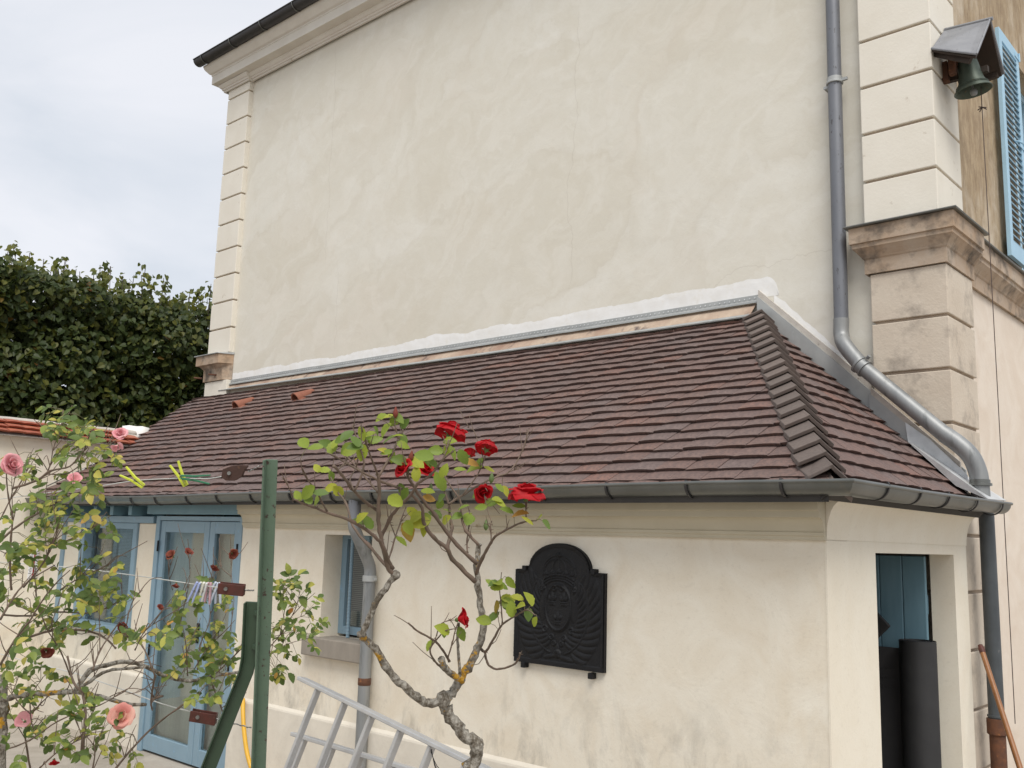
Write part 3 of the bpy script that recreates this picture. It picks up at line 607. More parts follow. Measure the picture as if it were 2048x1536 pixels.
# ------------------------------------------------------------------ roof
SLP = .632
YE, ZE = 4.42, 2.32
def rz(y): return ZE+SLP*(y-YE)-.024            # deck surface under the tiles
nF = V((0, -SLP, 1)).normalized()
EA = V((-1.905, 4.385, rz(4.385))); AP = V((-3.53, 6.82, rz(6.82)))   # hip foot and hip head
hipd = (AP-EA)
nE = V((0, 1, 0)).cross(hipd).normalized()
if nE.x < 0: nE = -nE
def on_roof(px, py):
    d = ray(px, py); s = SLP; t = (ZE+s*(CAM.y-YE)-CAM.z)/(d.z-s*d.y); return CAM+t*d
verge = [on_roof(*q) for q in ((60, 997), (118, 966), (244, 899), (290, 862), (400, 790))]
def verge_x(y):
    for a, b in zip(verge[:-1], verge[1:]):
        if y <= b.y: return a.x+(b.x-a.x)*(y-a.y)/(b.y-a.y)
    return verge[-1].x
def hip_x(y): return EA.x+(AP.x-EA.x)*(y-EA.y)/(AP.y-EA.y)
yt_ = 6.80
dk = MB()
ys_ = [4.40]+[p.y for p in verge if 4.40 < p.y < yt_]+[yt_]
vl = [V((verge_x(y)+.03, y, rz(y)-.004)) for y in ys_]; vr = [V((hip_x(y), y, rz(y)-.004)) for y in ys_]
o_ = len(ys_); pts_ = vl+vr
dk.add(pts_+[p-V((0, 0, .06)) for p in pts_], [(i, i+o_, i+1+o_, i+1) for i in range(o_-1)]+[(i+2*o_, i+1+2*o_, i+1+3*o_, i+3*o_) for i in range(o_-1)]+[(0, 2*o_, 3*o_, o_), (o_-1, 2*o_-1, 4*o_-1, 3*o_-1)]+[(i, i+1, i+1+2*o_, i+2*o_) for i in range(o_-1)])
e1 = V((EA.x, 6.825, EA.z)); 
dk.add([EA-nE*.004, e1-nE*.004, AP-nE*.004, EA-nE*.06, e1-nE*.06, AP-nE*.06], [(0, 1, 2), (5, 4, 3), (0, 3, 4, 1), (1, 4, 5, 2), (2, 5, 3, 0)])
roof = dk.build('roof', M_DARKIN, lean)
TWD, TLN, TTH, LIFT = .2, .27, .020, .037
def tile_verts(w0, ln, warp, seed):
    """tile in its own frame: x across, y up the slope from its lower edge, z normal; lower edge lifted"""
    q = random.Random(seed); vs_ = []; nx = 4; cam_ = .0035+q.random()*.003
    e = [q.uniform(-.002, .002) for _ in range(nx+1)]
    for layer in (0, -TTH):
        for j in range(2):
            for i in range(nx+1):
                x = -w0/2+w0*i/nx; y = (e[i]+(.011 if layer else 0) if j == 0 else ln)
                z = LIFT*(1-y/ln) + cam_*(1-(2*i/nx-1)**2)*(1-j) + warp*(i/nx-.5) + layer
                vs_.append((x, y, z))
    n = nx+1; f = []
    for i in range(nx):
        f += [(i, i+1, i+1+n, i+n), (i+2*n, i+3*n, i+1+3*n, i+1+2*n), (i, i+2*n, i+1+2*n, i+1)]
    f += [(0, n, 3*n, 2*n), (nx, nx+2*n, nx+3*n, nx+n)]
    return vs_, f
TVAR = []
for k in range(8):
    q = random.Random(100+k); v_, f_ = tile_verts(TWD-.003, TLN, q.uniform(-.004, .004), k); TVAR.append((v_, f_))
TME = [MB().add(*t).mesh('tile', M_TILE, fixn=False) for t in TVAR]
slots = []                                       # (matrix, width scale, clip)
uF = V((0, 1, SLP)).normalized(); RF = Matrix((V((1, 0, 0)), uF, nF)).transposed().to_4x4()
GDY = .1065; course = 0
y = 4.396
while y < 6.69:
    xr_ = hip_x(y)+.03; xl__ = verge_x(y+.02)
    off = (course % 2)*.1+rnd.uniform(-.012, .012)
    sag = lambda x: .006*math.sin(x*1.1+course*.7)
    ntl = int((xr_-xl__)/TWD)+2; xs = xr_-off
    ln = TLN if y < 6.50 else max(.06, (6.76-y)/uF.y)
    for i in range(-1, ntl):
        a = xs-(i+1)*TWD; b = xs-i*TWD
        a2, b2 = max(a, xl__+rnd.uniform(-.006, .006)), min(b, xr_)
        if b2-a2 < .03: continue
        cxx = (a2+b2)/2; dy = rnd.gauss(0, .004)+sag(cxx)
        mt = Matrix.Translation(V((cxx, y+dy, rz(y+dy)))+nF*rnd.uniform(0, .003)) @ RF @ Matrix.Rotation(rnd.gauss(0, .007), 4, 'Z') @ Matrix.Rotation(rnd.gauss(0, .006), 4, 'Y') @ Matrix.Diagonal(((b2-a2)/TWD, ln/TLN, 1, 1))
        slots.append((mt, V((cxx, y, rz(y))), 1))
    y = 4.446+GDY*course; course += 1
# end slope
uE = (AP-EA); uE = V((uE.x, 0, uE.z)).normalized(); vE = V((0, 1, 0))
RE = Matrix((vE, uE, nE)).transposed().to_4x4()
run = AP.x-EA.x; L_E = math.hypot(AP.x-EA.x, AP.z-EA.z); g = .126; s = -.03; course = 0
while s < L_E-.05:
    fr = max(0, s)/L_E; base = EA+uE*s
    y0 = max(4.41, EA.y+(AP.y-EA.y)*fr-.03); y1 = 6.78
    off = (course % 2)*.1+rnd.uniform(-.012, .012)
    ln = min(TLN, max(.1, L_E-s))
    yy = y1+.08-off
    while yy > y0-.05:
        a, b = max(yy-TWD, y0-.02), min(yy, y1)
        if b-a > .03:
            c = (a+b)/2
            mt = Matrix.Translation(V((base.x, c, base.z))+nE*rnd.uniform(0, .003)+uE*rnd.gauss(0, .0025)) @ RE @ Matrix.Rotation(rnd.gauss(0, .007), 4, 'Z') @ Matrix.Rotation(rnd.gauss(0, .006), 4, 'Y') @ Matrix.Diagonal(((b-a)/TWD, ln/TLN, 1, 1))
            slots.append((mt, V((base.x, c, base.z)), -1))
        yy -= TWD
    s += g; course += 1
slots.sort(key=lambda q: (q[1]-CAM).length)
nh = V((hipd.y, -hipd.x, 0)).normalized()                # points to the end-slope side of the hip
def clip_tile(mt, v_, f_, sgn):
    """cut a tile along the hip; None when untouched"""
    W = [mt @ V(q) for q in v_]; ds = [(p-EA).dot(nh)*sgn for p in W]
    if max(ds) < .004: return None
    bm = bmesh.new(); vs_ = [bm.verts.new(p) for p in W]
    for f in f_: bm.faces.new([vs_[i] for i in f])
    bmesh.ops.bisect_plane(bm, geom=bm.verts[:]+bm.edges[:]+bm.faces[:], plane_co=EA+nh*sgn*.004, plane_no=nh*sgn, clear_outer=True)
    bm.verts.ensure_lookup_table(); bm.verts.index_update()
    r = ([v.co.copy() for v in bm.verts], [tuple(v.index for v in f.verts) for f in bm.faces]); bm.free(); return r
rest = MB(); cnt_ = 0
for mt, p, sgn in slots:
    k = rnd.randrange(8); v_, f_ = TVAR[k]; c = clip_tile(mt, v_, f_, sgn)
    if c is not None and len(c[1]) < 3: continue
    cnt_ += 1
    if cnt_ <= 300:
        if c is None: link('tile', TME[k], roof, mt)
        else: MB().add(*c).build('tile', M_TILE, roof, fixn=False)
    elif c is None: rest.add([mt @ V(q) for q in v_], f_)
    else: rest.add(*c)
stuff(rest.build('tiles', M_TILE, roof, fixn=False))
# hip tiles
hd = hipd.normalized()
fA = hd.cross(nF).normalized();  fA = fA if fA.x < 0 else -fA          # flange direction down the front slope side
fB = hd.cross(nE).normalized();  fB = fB if fB.y > 0 else -fB
NH = 19; hl = hipd.length
nrm = (nF+nE).normalized()
for k in range(-1, NH):
    s0 = .06+k*(hl-.10)/NH if k >= 0 else .012
    ln = .29 if k < NH-1 else .2
    m = MB(); fl = .138; th = .021; prof_ = [(fA, fl), (None, 0), (fB, fl)]
    def ring(s_, lift):
        c = EA+hd*s_+nrm*(.046+lift)
        A = fA+nF*.10; B = fB+nE*.10
        out = [c+A*fl-nF*.03, c+A*.014, c+nrm*.007, c+B*.014, c+B*fl-nE*.03]
        return out+[q-nrm*th*1.2 for q in out]
    jit = rnd.uniform(-.006, .006)
    lo = ring(s0+jit, .055+rnd.uniform(0, .006) if k >= 0 else .004); hi = ring(s0+ln, .0 if k >= 0 else -.01)
    n = 5; f = []
    for i in range(4): f += [(i, i+1, i+1+10, i+10), (i+5, i+15, i+16, i+6), (i, i+5, i+6, i+1), (i+10, i+11, i+16, i+15)]
    f += [(0, 10, 15, 5), (4, 9, 19, 14)]
    for q in lo+hi:
        if q.y < 4.398: q.y = 4.398                       # trimmed at the eave
    m.add(lo+hi, f); m.build('hip_tile', M_HIP, roof, bevel=.003)
# vent tiles (half-round terracotta hoods)
for q in ((473, 818), (592, 803)):
    p = on_roof(*q); m = MB(); n = 12; r = .064
    ring0 = [p+V((1, 0, 0))*r*math.cos(math.pi*i/n)+nF*(r*1.4*math.sin(math.pi*i/n)+.012) for i in range(n+1)]
    ring1 = [p+uF*.25+V((1, 0, 0))*r*.85*math.cos(math.pi*i/n)+nF*(r*.55*math.sin(math.pi*i/n)+.004) for i in range(n+1)]
    ri0 = [p+(x-p)*.84+uF*.0 for x in ring0]; ri1 = [p+uF*.2+(x-p-uF*.25)*.8 for x in ring1]; k = n+1
    m.add(ring0+ring1+ri0+ri1, [(i, i+1, i+1+k, i+k) for i in range(n)]+[(i+2*k, i+3*k, i+1+3*k, i+1+2*k) for i in range(n)]+[(i, i+2*k, i+1+2*k, i+1) for i in range(n)])
    m.obox(p+V((-.11, 0, 0))-uF*.035+nF*.002, (.22, 0, 0), uF*.10, nF*.014)
    m.build('vent_tile', M_TERRA, roof, smooth=40)
# copper strip, zinc flashing and fresh plaster along the wall
def strip(name, mat, pts, nrm_, th=.004, par=None): 
    k = len(pts); m = MB(); m.add([V(p) for p in pts]+[V(p)+V(nrm_)*th for p in pts], [tuple(range(k)), tuple(reversed(range(k, 2*k)))]+[(i, (i+1) % k, (i+1) % k+k, i+k) for i in range(k)]); return m.build(name, mat, par)
xa, xz = -11.3, -3.50
strip('copper_strip', M_COPPER, [(xa, 6.785, 3.85), (-6.5, 6.715, 3.80), (xz-.03, 6.705, 3.79), (xz-.03, 6.826, 3.912), (xa, 6.826, 3.915)], (0, -.5, .5), .005, roof)
strip('lead_edge', M_ZINC, [(xa, 6.755, 3.838), (-6.5, 6.685, 3.785), (xz-.03, 6.675, 3.777), (xz-.03, 6.708, 3.80), (-6.5, 6.718, 3.808), (xa, 6.79, 3.858)], (0, -.3, .9), .010, roof)
nfl = 4
for i in range(nfl):
    a = xa+(xz-xa)*i/nfl; b = xa+(xz-xa)*(i+1)/nfl+.03; j = .004*(i % 2)
    fm = MB().sweep([(0.004, 3.985), (.010, 3.985), (.012, 3.945), (.032+j, 3.93), (.034+j, 3.915), (.028+j, 3.915), (.026, 3.928), (.004, 3.938)], [lambda p, z: (a, YG-p, z-.003), lambda p, z: (b, YG-p, z+j*.4)])
    fo = fm.build('flashing', M_ZINC, roof)
    rv = MB()
    kk = int((b-a)/.045)
    for q in range(kk):
        x = a+(q+.5)*.045; rv.add([(x-.006, YG-.017, 3.962), (x+.006, YG-.017, 3.962), (x, YG-.0135, 3.970), (x, YG-.0235, 3.954)], [(0, 1, 2), (0, 3, 1), (0, 2, 3), (1, 3, 2)])
    stuff(rv.build('rivets', M_ZINCBR, roof))
# fresh plaster band: an irregular proud sheet of render
def ragged(x0, x1, n, base, top, seed):
    up_ = []; dn = []
    for i in range(n+1):
        x = x0+(x1-x0)*i/n
        t = top(x)+.05*mnoise.noise(V((x*1.3, seed, 0)))+.026*mnoise.noise(V((x*4.5, seed, 2)))+.010*mnoise.noise(V((x*19, seed, 5)))+.004*mnoise.noise(V((x*60, seed, 9)))
        up_.append(V((x, 0, t))); dn.append(V((x, 0, base(x))))
    return up_, dn
def plaster_sheet(name, up_, dn, yb, th):
    m = MB(); k = len(up_); f = []
    vs_ = [V((p.x, yb-th, p.z)) for p in dn]+[V((p.x, yb-th, p.z-.035)) for p in up_]+[V((p.x, yb, p.z)) for p in up_]+[V((p.x, yb, p.z)) for p in dn]
    for i in range(k-1):
        f += [(i, i+1, i+1+k, i+k), (i+k, i+1+k, i+1+2*k, i+2*k)]
    m.add(vs_, f); return m.build(name, M_WHITEPL, house)
u_, d_ = ragged(-11.14, -3.34, 420, lambda x: 3.96, lambda x: 4.06+.045*min(1, max(0, (x+11.2)/6)) + .012*(x > -3.9)*(x+3.9)*10, 3.0)
for i, p in enumerate(u_):
    if p.x > -3.46: p.z = min(p.z, 3.965+.165*math.sqrt(max(0, 1-((p.x+3.46)/.121)**2)))
plaster_sheet('plaster_patch', u_, d_, YG-.0004, .0012)
def edge_z(x): return AP.z+(x-AP.x)*(EA.z-AP.z)/(EA.x-AP.x)
u_, d_ = ragged(-3.38, -2.62, 120, lambda x: edge_z(x)+.18, lambda x: edge_z(x)+.29, 8.0)
plaster_sheet('plaster_patch', u_, d_, YG-.0005, .0022)
# zinc apron up the end slope against the gable and the quoin
def slopeband(x0, x1, n0, n1, yf, th, name, mat):
    a = V((x0, yf, edge_z(x0))); b = V((x1, yf, edge_z(x1)))
    up_ = V((0, 0, 1))
    return strip(name, mat, [a+up_*n0, b+up_*n0, b+up_*n1, a+up_*n1], (0, -1, 0), th, roof)
slopeband(-3.5, -2.62, .17, .235, YG-.002, .03, 'mortar_fillet', M_MORTAR)
slopeband(-3.5, -2.0, -.01, .18, 6.80, .025, 'flashing', M_ZINC)
slopeband(-2.60, -2.02, .16, .215, YP-.001, .03, 'mortar_fillet', M_MORTAR)
strip('new_flashing', M_ZINCBR, [V((-2.34, 6.70, edge_z(-2.34)+.05)), V((-1.97, 6.70, edge_z(-1.97)+.04)), V((-1.97, 6.715, edge_z(-1.97)+.17)), V((-2.2, 6.715, edge_z(-2.2)+.20)), V((-2.36, 6.715, edge_z(-2.36)+.175))], (0, -1, 0), .006, roof)
slopeband(-2.61, -1.98, -.01, .165, 6.742, .014, 'flashing', M_ZINC)
# bent zinc valley tray at the foot
p0 = EA+uE*.0
tq = [V((-1.80, 6.52, 2.335)), V((-1.80, 6.93, 2.345)), V((-2.30, 6.72, edge_z(-2.30)+.075)), V((-2.30, 6.62, edge_z(-2.30)+.07)), V((-2.0, 6.56, edge_z(-2.0)+.062))]
strip('valley_tray', M_ZINCBR, tq, (.35, 0, .9), .004, roof)
# left verge flashing against the boundary wall
va, vb_ = verge[1], verge[2]
strip('verge_flashing', M_ZINCD, [va+V((-.03, -.12, -.05)), vb_+V((-.02, .02, -.01)), vb_+V((-.10, .02, .09)), va+V((-.14, -.12, .06))], (.02, 0, 1), .012, roof)
for k in range(5):
    c = va.lerp(vb_, .12+k*.2); MB().obox(c+V((-.05, 0, .012)), (.05, .0, -.012), uF*.13, nF*.006).build('flashing_tab', M_ZINCBR, roof)

# ================================================================== BOUNDARY WALL with tiled coping
bwall = thing('boundary_wall', 'cream garden wall with an orange tiled coping left of the lean-to', 'wall', (XB-.2, 3, 0))
MB().box(XB-.42, XB, -3, 6.7, 0, 2.965).build('wall', M_LEAN, bwall)
ridx, eavx = XB-.30, XB+.10
zr_, ze_ = 3.165, 2.965
cs = V((eavx-ridx, 0, ze_-zr_)).normalized(); cn = V((-cs.z, 0, cs.x))
MB().add([V((ridx, -3, zr_)), V((ridx, 5.75, zr_)), V((eavx, 5.5, ze_)), V((eavx, -3, ze_)), V((XB-.44, -3, 2.95)), V((XB-.44, 5.75, 2.95))], [(0, 1, 2, 3), (0, 4, 5, 1), (4, 3, 2, 5), (1, 5, 2), (0, 3, 4)]).build('coping_bed', M_MORTAR, bwall)
RC = Matrix((V((0, 1, 0)), -cs, cn)).transposed()
RC.col[0] = V((0, 1, 0)); RC = RC.to_4x4()
for r_ in range(3):
    bx_ = V((eavx, 0, ze_))-cs*(.14*r_)
    yy = 5.62-.06*r_+(r_ % 2)*.085
    ymax = 5.56+.06*r_
    while yy > 2.3:
        a, b = yy-.17, min(yy, ymax)
        if b-a > .04:
            mt = Matrix.Translation(V((bx_.x, (a+b)/2, bx_.z))+cn*(.006+rnd.uniform(0, .008))) @ RC @ Matrix.Rotation(rnd.gauss(0, .03), 4, 'Z') @ Matrix.Diagonal(((b-a)/TWD, .21/TLN, 1.1, 1))
            me = bpy.data.meshes.get('coping_tile') or MB().add(*TVAR[2]).mesh('coping_tile', M_REDTILE, fixn=False)
            link('tile', me, bwall, mt)
        yy -= .172
MB().tube([V((ridx-.0, yv, zr_-.005+.008*mnoise.noise(V((yv*6, 1, 0))))) for yv in [3.0+i*.06 for i in range(46)]], .045, 8).build('mortar_ridge', M_MORTAR, bwall, smooth=True)
# white mortar where coping meets the tiles
pm = on_roof(283, 868)
mm = MB(); ring_ = []
for i in range(12):
    a = 2*math.pi*i/12; ring_.append(pm+V((-.10, -.03, .02))+V((.16*math.cos(a), .14*math.sin(a), .05*math.cos(a+.6)))*(1+.25*math.sin(a*3)))
mm.add([p+V((0, 0, .03)) for p in ring_]+[p-V((0, 0, .10)) for p in ring_]+[sum(ring_, V())/12+V((0, 0, .05))], [(i, (i+1) % 12, 24) for i in range(12)]+[(i, i+12, (i+1) % 12+12, (i+1) % 12) for i in range(12)]).build('white_mortar', M_WHITEPL, bwall, smooth=True)
bdo = MB().box(XB-.02, XB+.02, 2.94, 4.06, 0, 2.12).build('door', M_BLUESH, bwall)
for k in range(6): MB().box(XB+.02, XB+.034, 2.99+k*.171, 2.99+k*.171+.165, .05, 2.05).build('plank', M_BLUESH, bdo, bevel=.004)

# ------------------------------------------------------------------ doorway contents
idoor = thing('plank_door', 'blue plank door standing open inside the dark doorway', 'door', (-2.2, 6.55, 0))
for k in range(6):
    a = -2.205-k*.15; MB().box(a-.147, a, 6.525, 6.555, .05, 1.97).build('plank', M_PLANK, idoor, bevel=.006)
MB().box(-3.1, -2.21, 6.556, 6.58, .3, .42).box(-3.1, -2.21, 6.556, 6.58, 1.6, 1.72).build('ledge', M_PLANK, idoor)
pr = aty(1837, 1290, 6.40)
rl_ = MB(); sp = []
zt = aty(1837, 1281, 6.40).z
for i in range(70):
    a = i*.36; r = .045+.077*i/69; sp.append((r*math.cos(a), r*math.sin(a)))
k = len(sp); ce = V((pr.x, 6.40, 0))
vs_ = []; n_ = 0
inner = sp; outer_ = [(x*(1+.0022/math.hypot(x, y)), y*(1+.0022/math.hypot(x, y))) for x, y in sp]
for z in (.02, zt):
    for x, y in inner: vs_.append(ce+V((x, y, z)))
    for x, y in outer_: vs_.append(ce+V((x, y, z)))
fs = []
for i in range(k-1):
    fs += [(i, i+1, i+1+2*k, i+2*k), (i+k, i+3*k, i+1+3*k, i+1+k), (i+2*k, i+1+2*k, i+1+3*k, i+3*k)]
rl_.add(vs_, fs)
roll = tag(rl_.build('membrane_roll', M_ROLL, None, smooth=50), 'black rolled membrane standing on end in the doorway', 'roll')
bd = thing('perforated_board', 'dark board with rows of slots leaning behind the black roll', 'board', (-2.5, 6.46, 0))
zs_ = aty(1785, 1295, 6.46).z
MB().box(-2.9, -2.27, 6.455, 6.47, .02, zs_).build('panel', M_SHEET, bd)
for py_ in (1336, 1355, 1374):
    for px_ in (1764, 1772, 1781, 1790, 1799):
        p = aty(px_, py_, 6.452); MB().box(p.x-.009, p.x+.009, 6.4515, 6.4535, p.z-.003, p.z+.003).build('slot', M_ROLL, bd)
pb = aty(1748, 1250, 6.30)
MB_ = MB().obox(pb+V((0, 0, -.10)), V((.10, 0, .10)), V((0, .03, 0)), V((-.10, 0, .10)))
pan = MB_.build('hanging_plate', M_ROLL, None, bevel=.006); tag(pan, 'black plate hung cornerwise, its tip showing inside the doorway', 'plate')

# ------------------------------------------------------------------ cast iron fireback on the front wall
fb = thing('cast_iron_fireback', 'black cast iron fireback with crown and fleur-de-lis shield fixed to the wall', 'fireback', (-3.715, Y1, 1.26))
W2, HT, SHD = .342, .728, .562
ARC = .238
outl = [(-W2, 0), (W2, 0), (W2, SHD), (ARC+.012, SHD), (ARC+.01, SHD-.01)] + [(ARC*math.cos(t), SHD-.005+(HT-SHD+.005)*math.sin(t)**.92) for t in [math.pi*i/24 for i in range(25)]] + [(-ARC-.01, SHD-.01), (-ARC-.012, SHD), (-W2, SHD)]
cx_, zz_ = -3.715, 1.26
k = len(outl)
MB().add([(cx_+u, Y1+.01, zz_+v) for u, v in outl]+[(cx_+u, Y1-.026, zz_+v) for u, v in outl], [tuple(range(k)), tuple(reversed(range(k, 2*k)))]+[(i, (i+1) % k, (i+1) % k+k, i+k) for i in range(k)]).build('plate', M_IRON, fb)
NX, NZ = 190, 200
U, Vv = np.meshgrid(np.linspace(-W2, W2, NX), np.linspace(0, HT, NZ))
archv = np.where(np.abs(U) < ARC, SHD-.005+(HT-SHD+.005)*np.sqrt(np.maximum(0, 1-(U/ARC)**2))**.92, SHD)
dist = np.minimum(np.minimum(W2-np.abs(U), Vv), archv-Vv)
dist = np.where((np.abs(U) < ARC+.02) & (Vv > SHD-.03), np.minimum(dist, np.where(np.abs(U) < ARC, (archv-Vv)*.8, .03)), dist)
inside = (Vv <= archv+1e-6)
H = np.full(U.shape, .001)
sm_ = lambda d, w_: np.clip(1-np.abs(d)/w_, 0, 1)**.7
H += .011*np.clip(1-dist/.022, 0, 1)**.5*(dist < .022)
oc = np.sqrt((U/.098)**2+((Vv-.345)/.135)**2)
H += .010*sm_(oc-1, .085) + .004*(oc < 1)
def blob(u, v, a, b, h, rot=0):
    c, s_ = math.cos(rot), math.sin(rot); du = (U-u)*c+(Vv-v)*s_; dv = -(U-u)*s_+(Vv-v)*c
    return h*np.clip(1-(du/a)**2-(dv/b)**2, 0, 1)**.5
def lily(u, v, s_):
    h = blob(u, v+.022*s_, .011*s_, .030*s_, .010)
    h = np.maximum(h, blob(u-.021*s_, v+.014*s_, .010*s_, .019*s_, .009, .45)); h = np.maximum(h, blob(u+.021*s_, v+.014*s_, .010*s_, .019*s_, .009, -.45))
    h = np.maximum(h, blob(u, v-.010*s_, .028*s_, .005*s_, .009)); h = np.maximum(h, blob(u, v-.022*s_, .007*s_, .013*s_, .007))
    h = np.maximum(h, blob(u-.015*s_, v-.024*s_, .007*s_, .010*s_, .006, -.5)); return np.maximum(h, blob(u+.015*s_, v-.024*s_, .007*s_, .010*s_, .006, .5))
for u, v in ((-.044, .385), (.044, .385), (0, .272)): H += lily(u, v, .95)
# mantle scrolls beside the shield
for s_ in (-1, 1):
    e = np.sqrt(((U-s_*.118)/.032)**2+((Vv-.37)/.11)**2); H += .008*np.clip(1-e**2, 0, 1)**.5*(oc > 1.08)
    for (u, v, r) in ((.048, .17, .018), (.10, .215, .022), (.028, .46, .02), (.125, .455, .018), (.03, .135, .016)):
        d = np.hypot(U-s_*u, Vv-v); H += .008*sm_(d-r*.75, .007)+blob(s_*u, v, .006, .006, .006)
# palm fronds
cv = (Vv-.325)/1.12; rr = np.hypot(U, cv); th_ = np.arctan2(np.abs(U), -cv)
def frond(r0, r1, nrib, tmin, tmax, k_):
    m_ = (rr > r0) & (rr < r1) & (th_ > tmin) & (th_ < tmax)
    ph = th_*nrib-(rr-r0)*k_
    rib = np.abs(np.sin(ph))**.7
    env = np.sin(np.clip((rr-r0)/(r1-r0), 0, 1)*math.pi)**.35
    return np.where(m_, .009*rib*env, 0)
H += np.maximum(frond(.150, .222, 19, .35, 2.45, 70), frond(.232, .335, 20, .45, 2.35, 55)*(dist > .02))
H += .007*sm_(rr-.227, .007)*(th_ < 2.3)*(th_ > .25)
# crown
for k_ in range(3):
    e = np.hypot(U/1.35, Vv-.40); H += .008*sm_(e-(.108+.015*k_), .006)*(np.abs(U) < .115)*(Vv > .44)
for u in np.linspace(-.1, .1, 5): H += lily(u, .545-abs(u)*.12, .55)
for f_ in (-1, -.45, .45, 1):
    cu = f_*.125*np.sqrt(np.clip(1-((Vv-.535)/.10)**2, 0, 1)); H += .007*sm_(U-cu, .007)*(Vv > .53)*(Vv < .635)
H += .006*sm_(U, .005)*(Vv > .55)*(Vv < .64) + blob(0, .655, .016, .018, .011) + .006*sm_(np.hypot(U/1.2, Vv-.55)-.105, .006)*(Vv > .58)
# knot and ribbons at the foot
H += blob(0, .075, .03, .026, .012)+blob(-.06, .055, .05, .012, .008, .2)+blob(.07, .05, .06, .013, .008, -.15)+blob(0, .105, .012, .03, .008)
H += .0006*np.random.RandomState(2).randn(*H.shape)
H = np.where(Vv < .028, .006, H)
idx = -np.ones(U.shape, int); vs_ = []
for j in range(NZ):
    for i in range(NX):
        if inside[j, i]: idx[j, i] = len(vs_); vs_.append((cx_+U[j, i], Y1-.0262-H[j, i], zz_+Vv[j, i]))
fs = [(idx[j, i], idx[j, i+1], idx[j+1, i+1], idx[j+1, i]) for j in range(NZ-1) for i in range(NX-1) if min(idx[j, i], idx[j, i+1], idx[j+1, i+1], idx[j+1, i]) >= 0]
MB().add(vs_, fs).build('relief', M_IRON, fb, smooth=True)
for u, v in ((-.27, SHD), (.262, SHD), (-.262, -.02), (.255, -.03)):
    MB().box(cx_+u-.016, cx_+u+.016, Y1-.043, Y1+.01, zz_+v-.012, zz_+v+.022).build('clamp', M_IRON, fb, bevel=.004)

# ------------------------------------------------------------------ wall bell under a lead hood
bell = thing('wall_bell', 'green bronze bell hanging under a small lead-covered gabled hood at the house corner', 'bell', (-2.09, 6.95, 5.1))
rbk = atx(1889, 60, -2.088); yr = rbk.y; rfr = aty(1980, 38, yr)
FL, FR = atx(1953, 108, rfr.x), atx(2008, 148, rfr.x)
BL = atx(1863, 97, -2.088); BR = V((-2.088, 2*yr-BL.y+.02, BL.z-.06))
def quad_sheet(m, a, b, c, d, th):
    n = (b-a).cross(c-a).normalized(); n = n if n.z > 0 else -n
    m.add([a, b, c, d]+[p-n*th for p in (a, b, c, d)], [(0, 1, 2, 3), (7, 6, 5, 4), (0, 4, 5, 1), (1, 5, 6, 2), (2, 6, 7, 3), (3, 7, 4, 0)])
m = MB(); quad_sheet(m, rbk, rfr, FL, BL, .008); m.tube([BL, FL], .009, 8).tube([FL, rfr], .008, 8); m.build('hood_sheet', M_LEAD, bell)
m = MB(); quad_sheet(m, rbk, rfr, FR, BR, .008); m.tube([rfr, FR], .008, 8); m.tube([rbk, rfr+(rfr-rbk)*.06], .014, 8); m.build('hood_sheet', M_LEAD, bell)
dn_ = V((0, 0, -.012))
m = MB(); quad_sheet(m, rbk+dn_, rfr+dn_, FL+dn_+V((-.01, .01, 0)), BL+dn_, .016); quad_sheet(m, rbk+dn_, rfr+dn_, FR+dn_+V((-.01, -.01, 0)), BR+dn_, .016); m.build('hood_boards', M_HOODW, bell)
MB().bar(FR+V((-.03, -.04, -.01)), BR+V((0, -.04, .0)), .03, .045).build('timber', M_HOODW, bell)
MB().bar(FL+V((-.06, .07, .0)), BL+V((0, .07, -.01)), .03, .045).build('timber', M_HOODW, bell)
MB().bar(V((-2.088, yr, FL.z+.06)), V((rfr.x-.03, yr, FL.z+.06)), .04, .045).build('timber', M_HOODW, bell)
bc = aty(1947, 182, yr-.02)
ax = V((-.12, -.10, 1)).normalized()
prof = [(.004, .245), (.055, .243), (.072, .228), (.079, .19), (.084, .13), (.094, .08), (.115, .035), (.138, .008), (.142, 0), (.138, -.004), (.128, .004), (.102, .04), (.082, .09), (.072, .17), (.05, .215), (.004, .22)]
prof = [(r*.92, z) for r, z in prof]
bb_ = MB().lathe(prof, bc, 40, axis=ax).build('bell', M_BRONZE, bell, smooth=35)
MB().lathe([(.1095, .032), (.1135, .034), (.1095, .038)], bc, 40, axis=ax).lathe([(.106, .042), (.110, .044), (.106, .048)], bc, 40, axis=ax).build('moulding', M_BRONZE, bb_, smooth=True)
MB().tube([bc+ax*.2, bc+ax*.0-ax*.005], .008, 8).lathe([(.001, .03), (.022, .018), (.027, 0), (.02, -.02), (.001, -.028)], bc-ax*.01, 16, axis=ax).build('clapper', M_ZINCW, bb_, smooth=40)
hs = bc+ax*.25
m = MB(); m.bar(hs+V((-.10, -.02, -.01)), hs+V((.06, .02, .0)), .06, .07); m.tube([hs+V((.0, 0, 0)), V((hs.x, hs.y, FL.z+.03))], .012, 8); m.build('headstock', M_RUST, bell, bevel=.006)
m = MB(); m.bar(hs+V((-.085, -.06, .05)), hs+V((-.075, -.075, -.13)), .045, .05, (1, 0, 0)); m.bar(hs+V((-.15, -.01, .02)), hs+V((-.14, -.02, -.15)), .045, .05, (1, 0, 0)); m.build('counterweight', M_RUST, bell, bevel=.008)
rp = V((bc.x+.03, yr+.06, bc.z-.03)); 
m = MB(); m.tube([rp+V((0, 0, .1)), rp+V((0, 0, -.07)), rp+V((.002, 0, -2.2)), V((rp.x, rp.y, .9))], .003, 6)
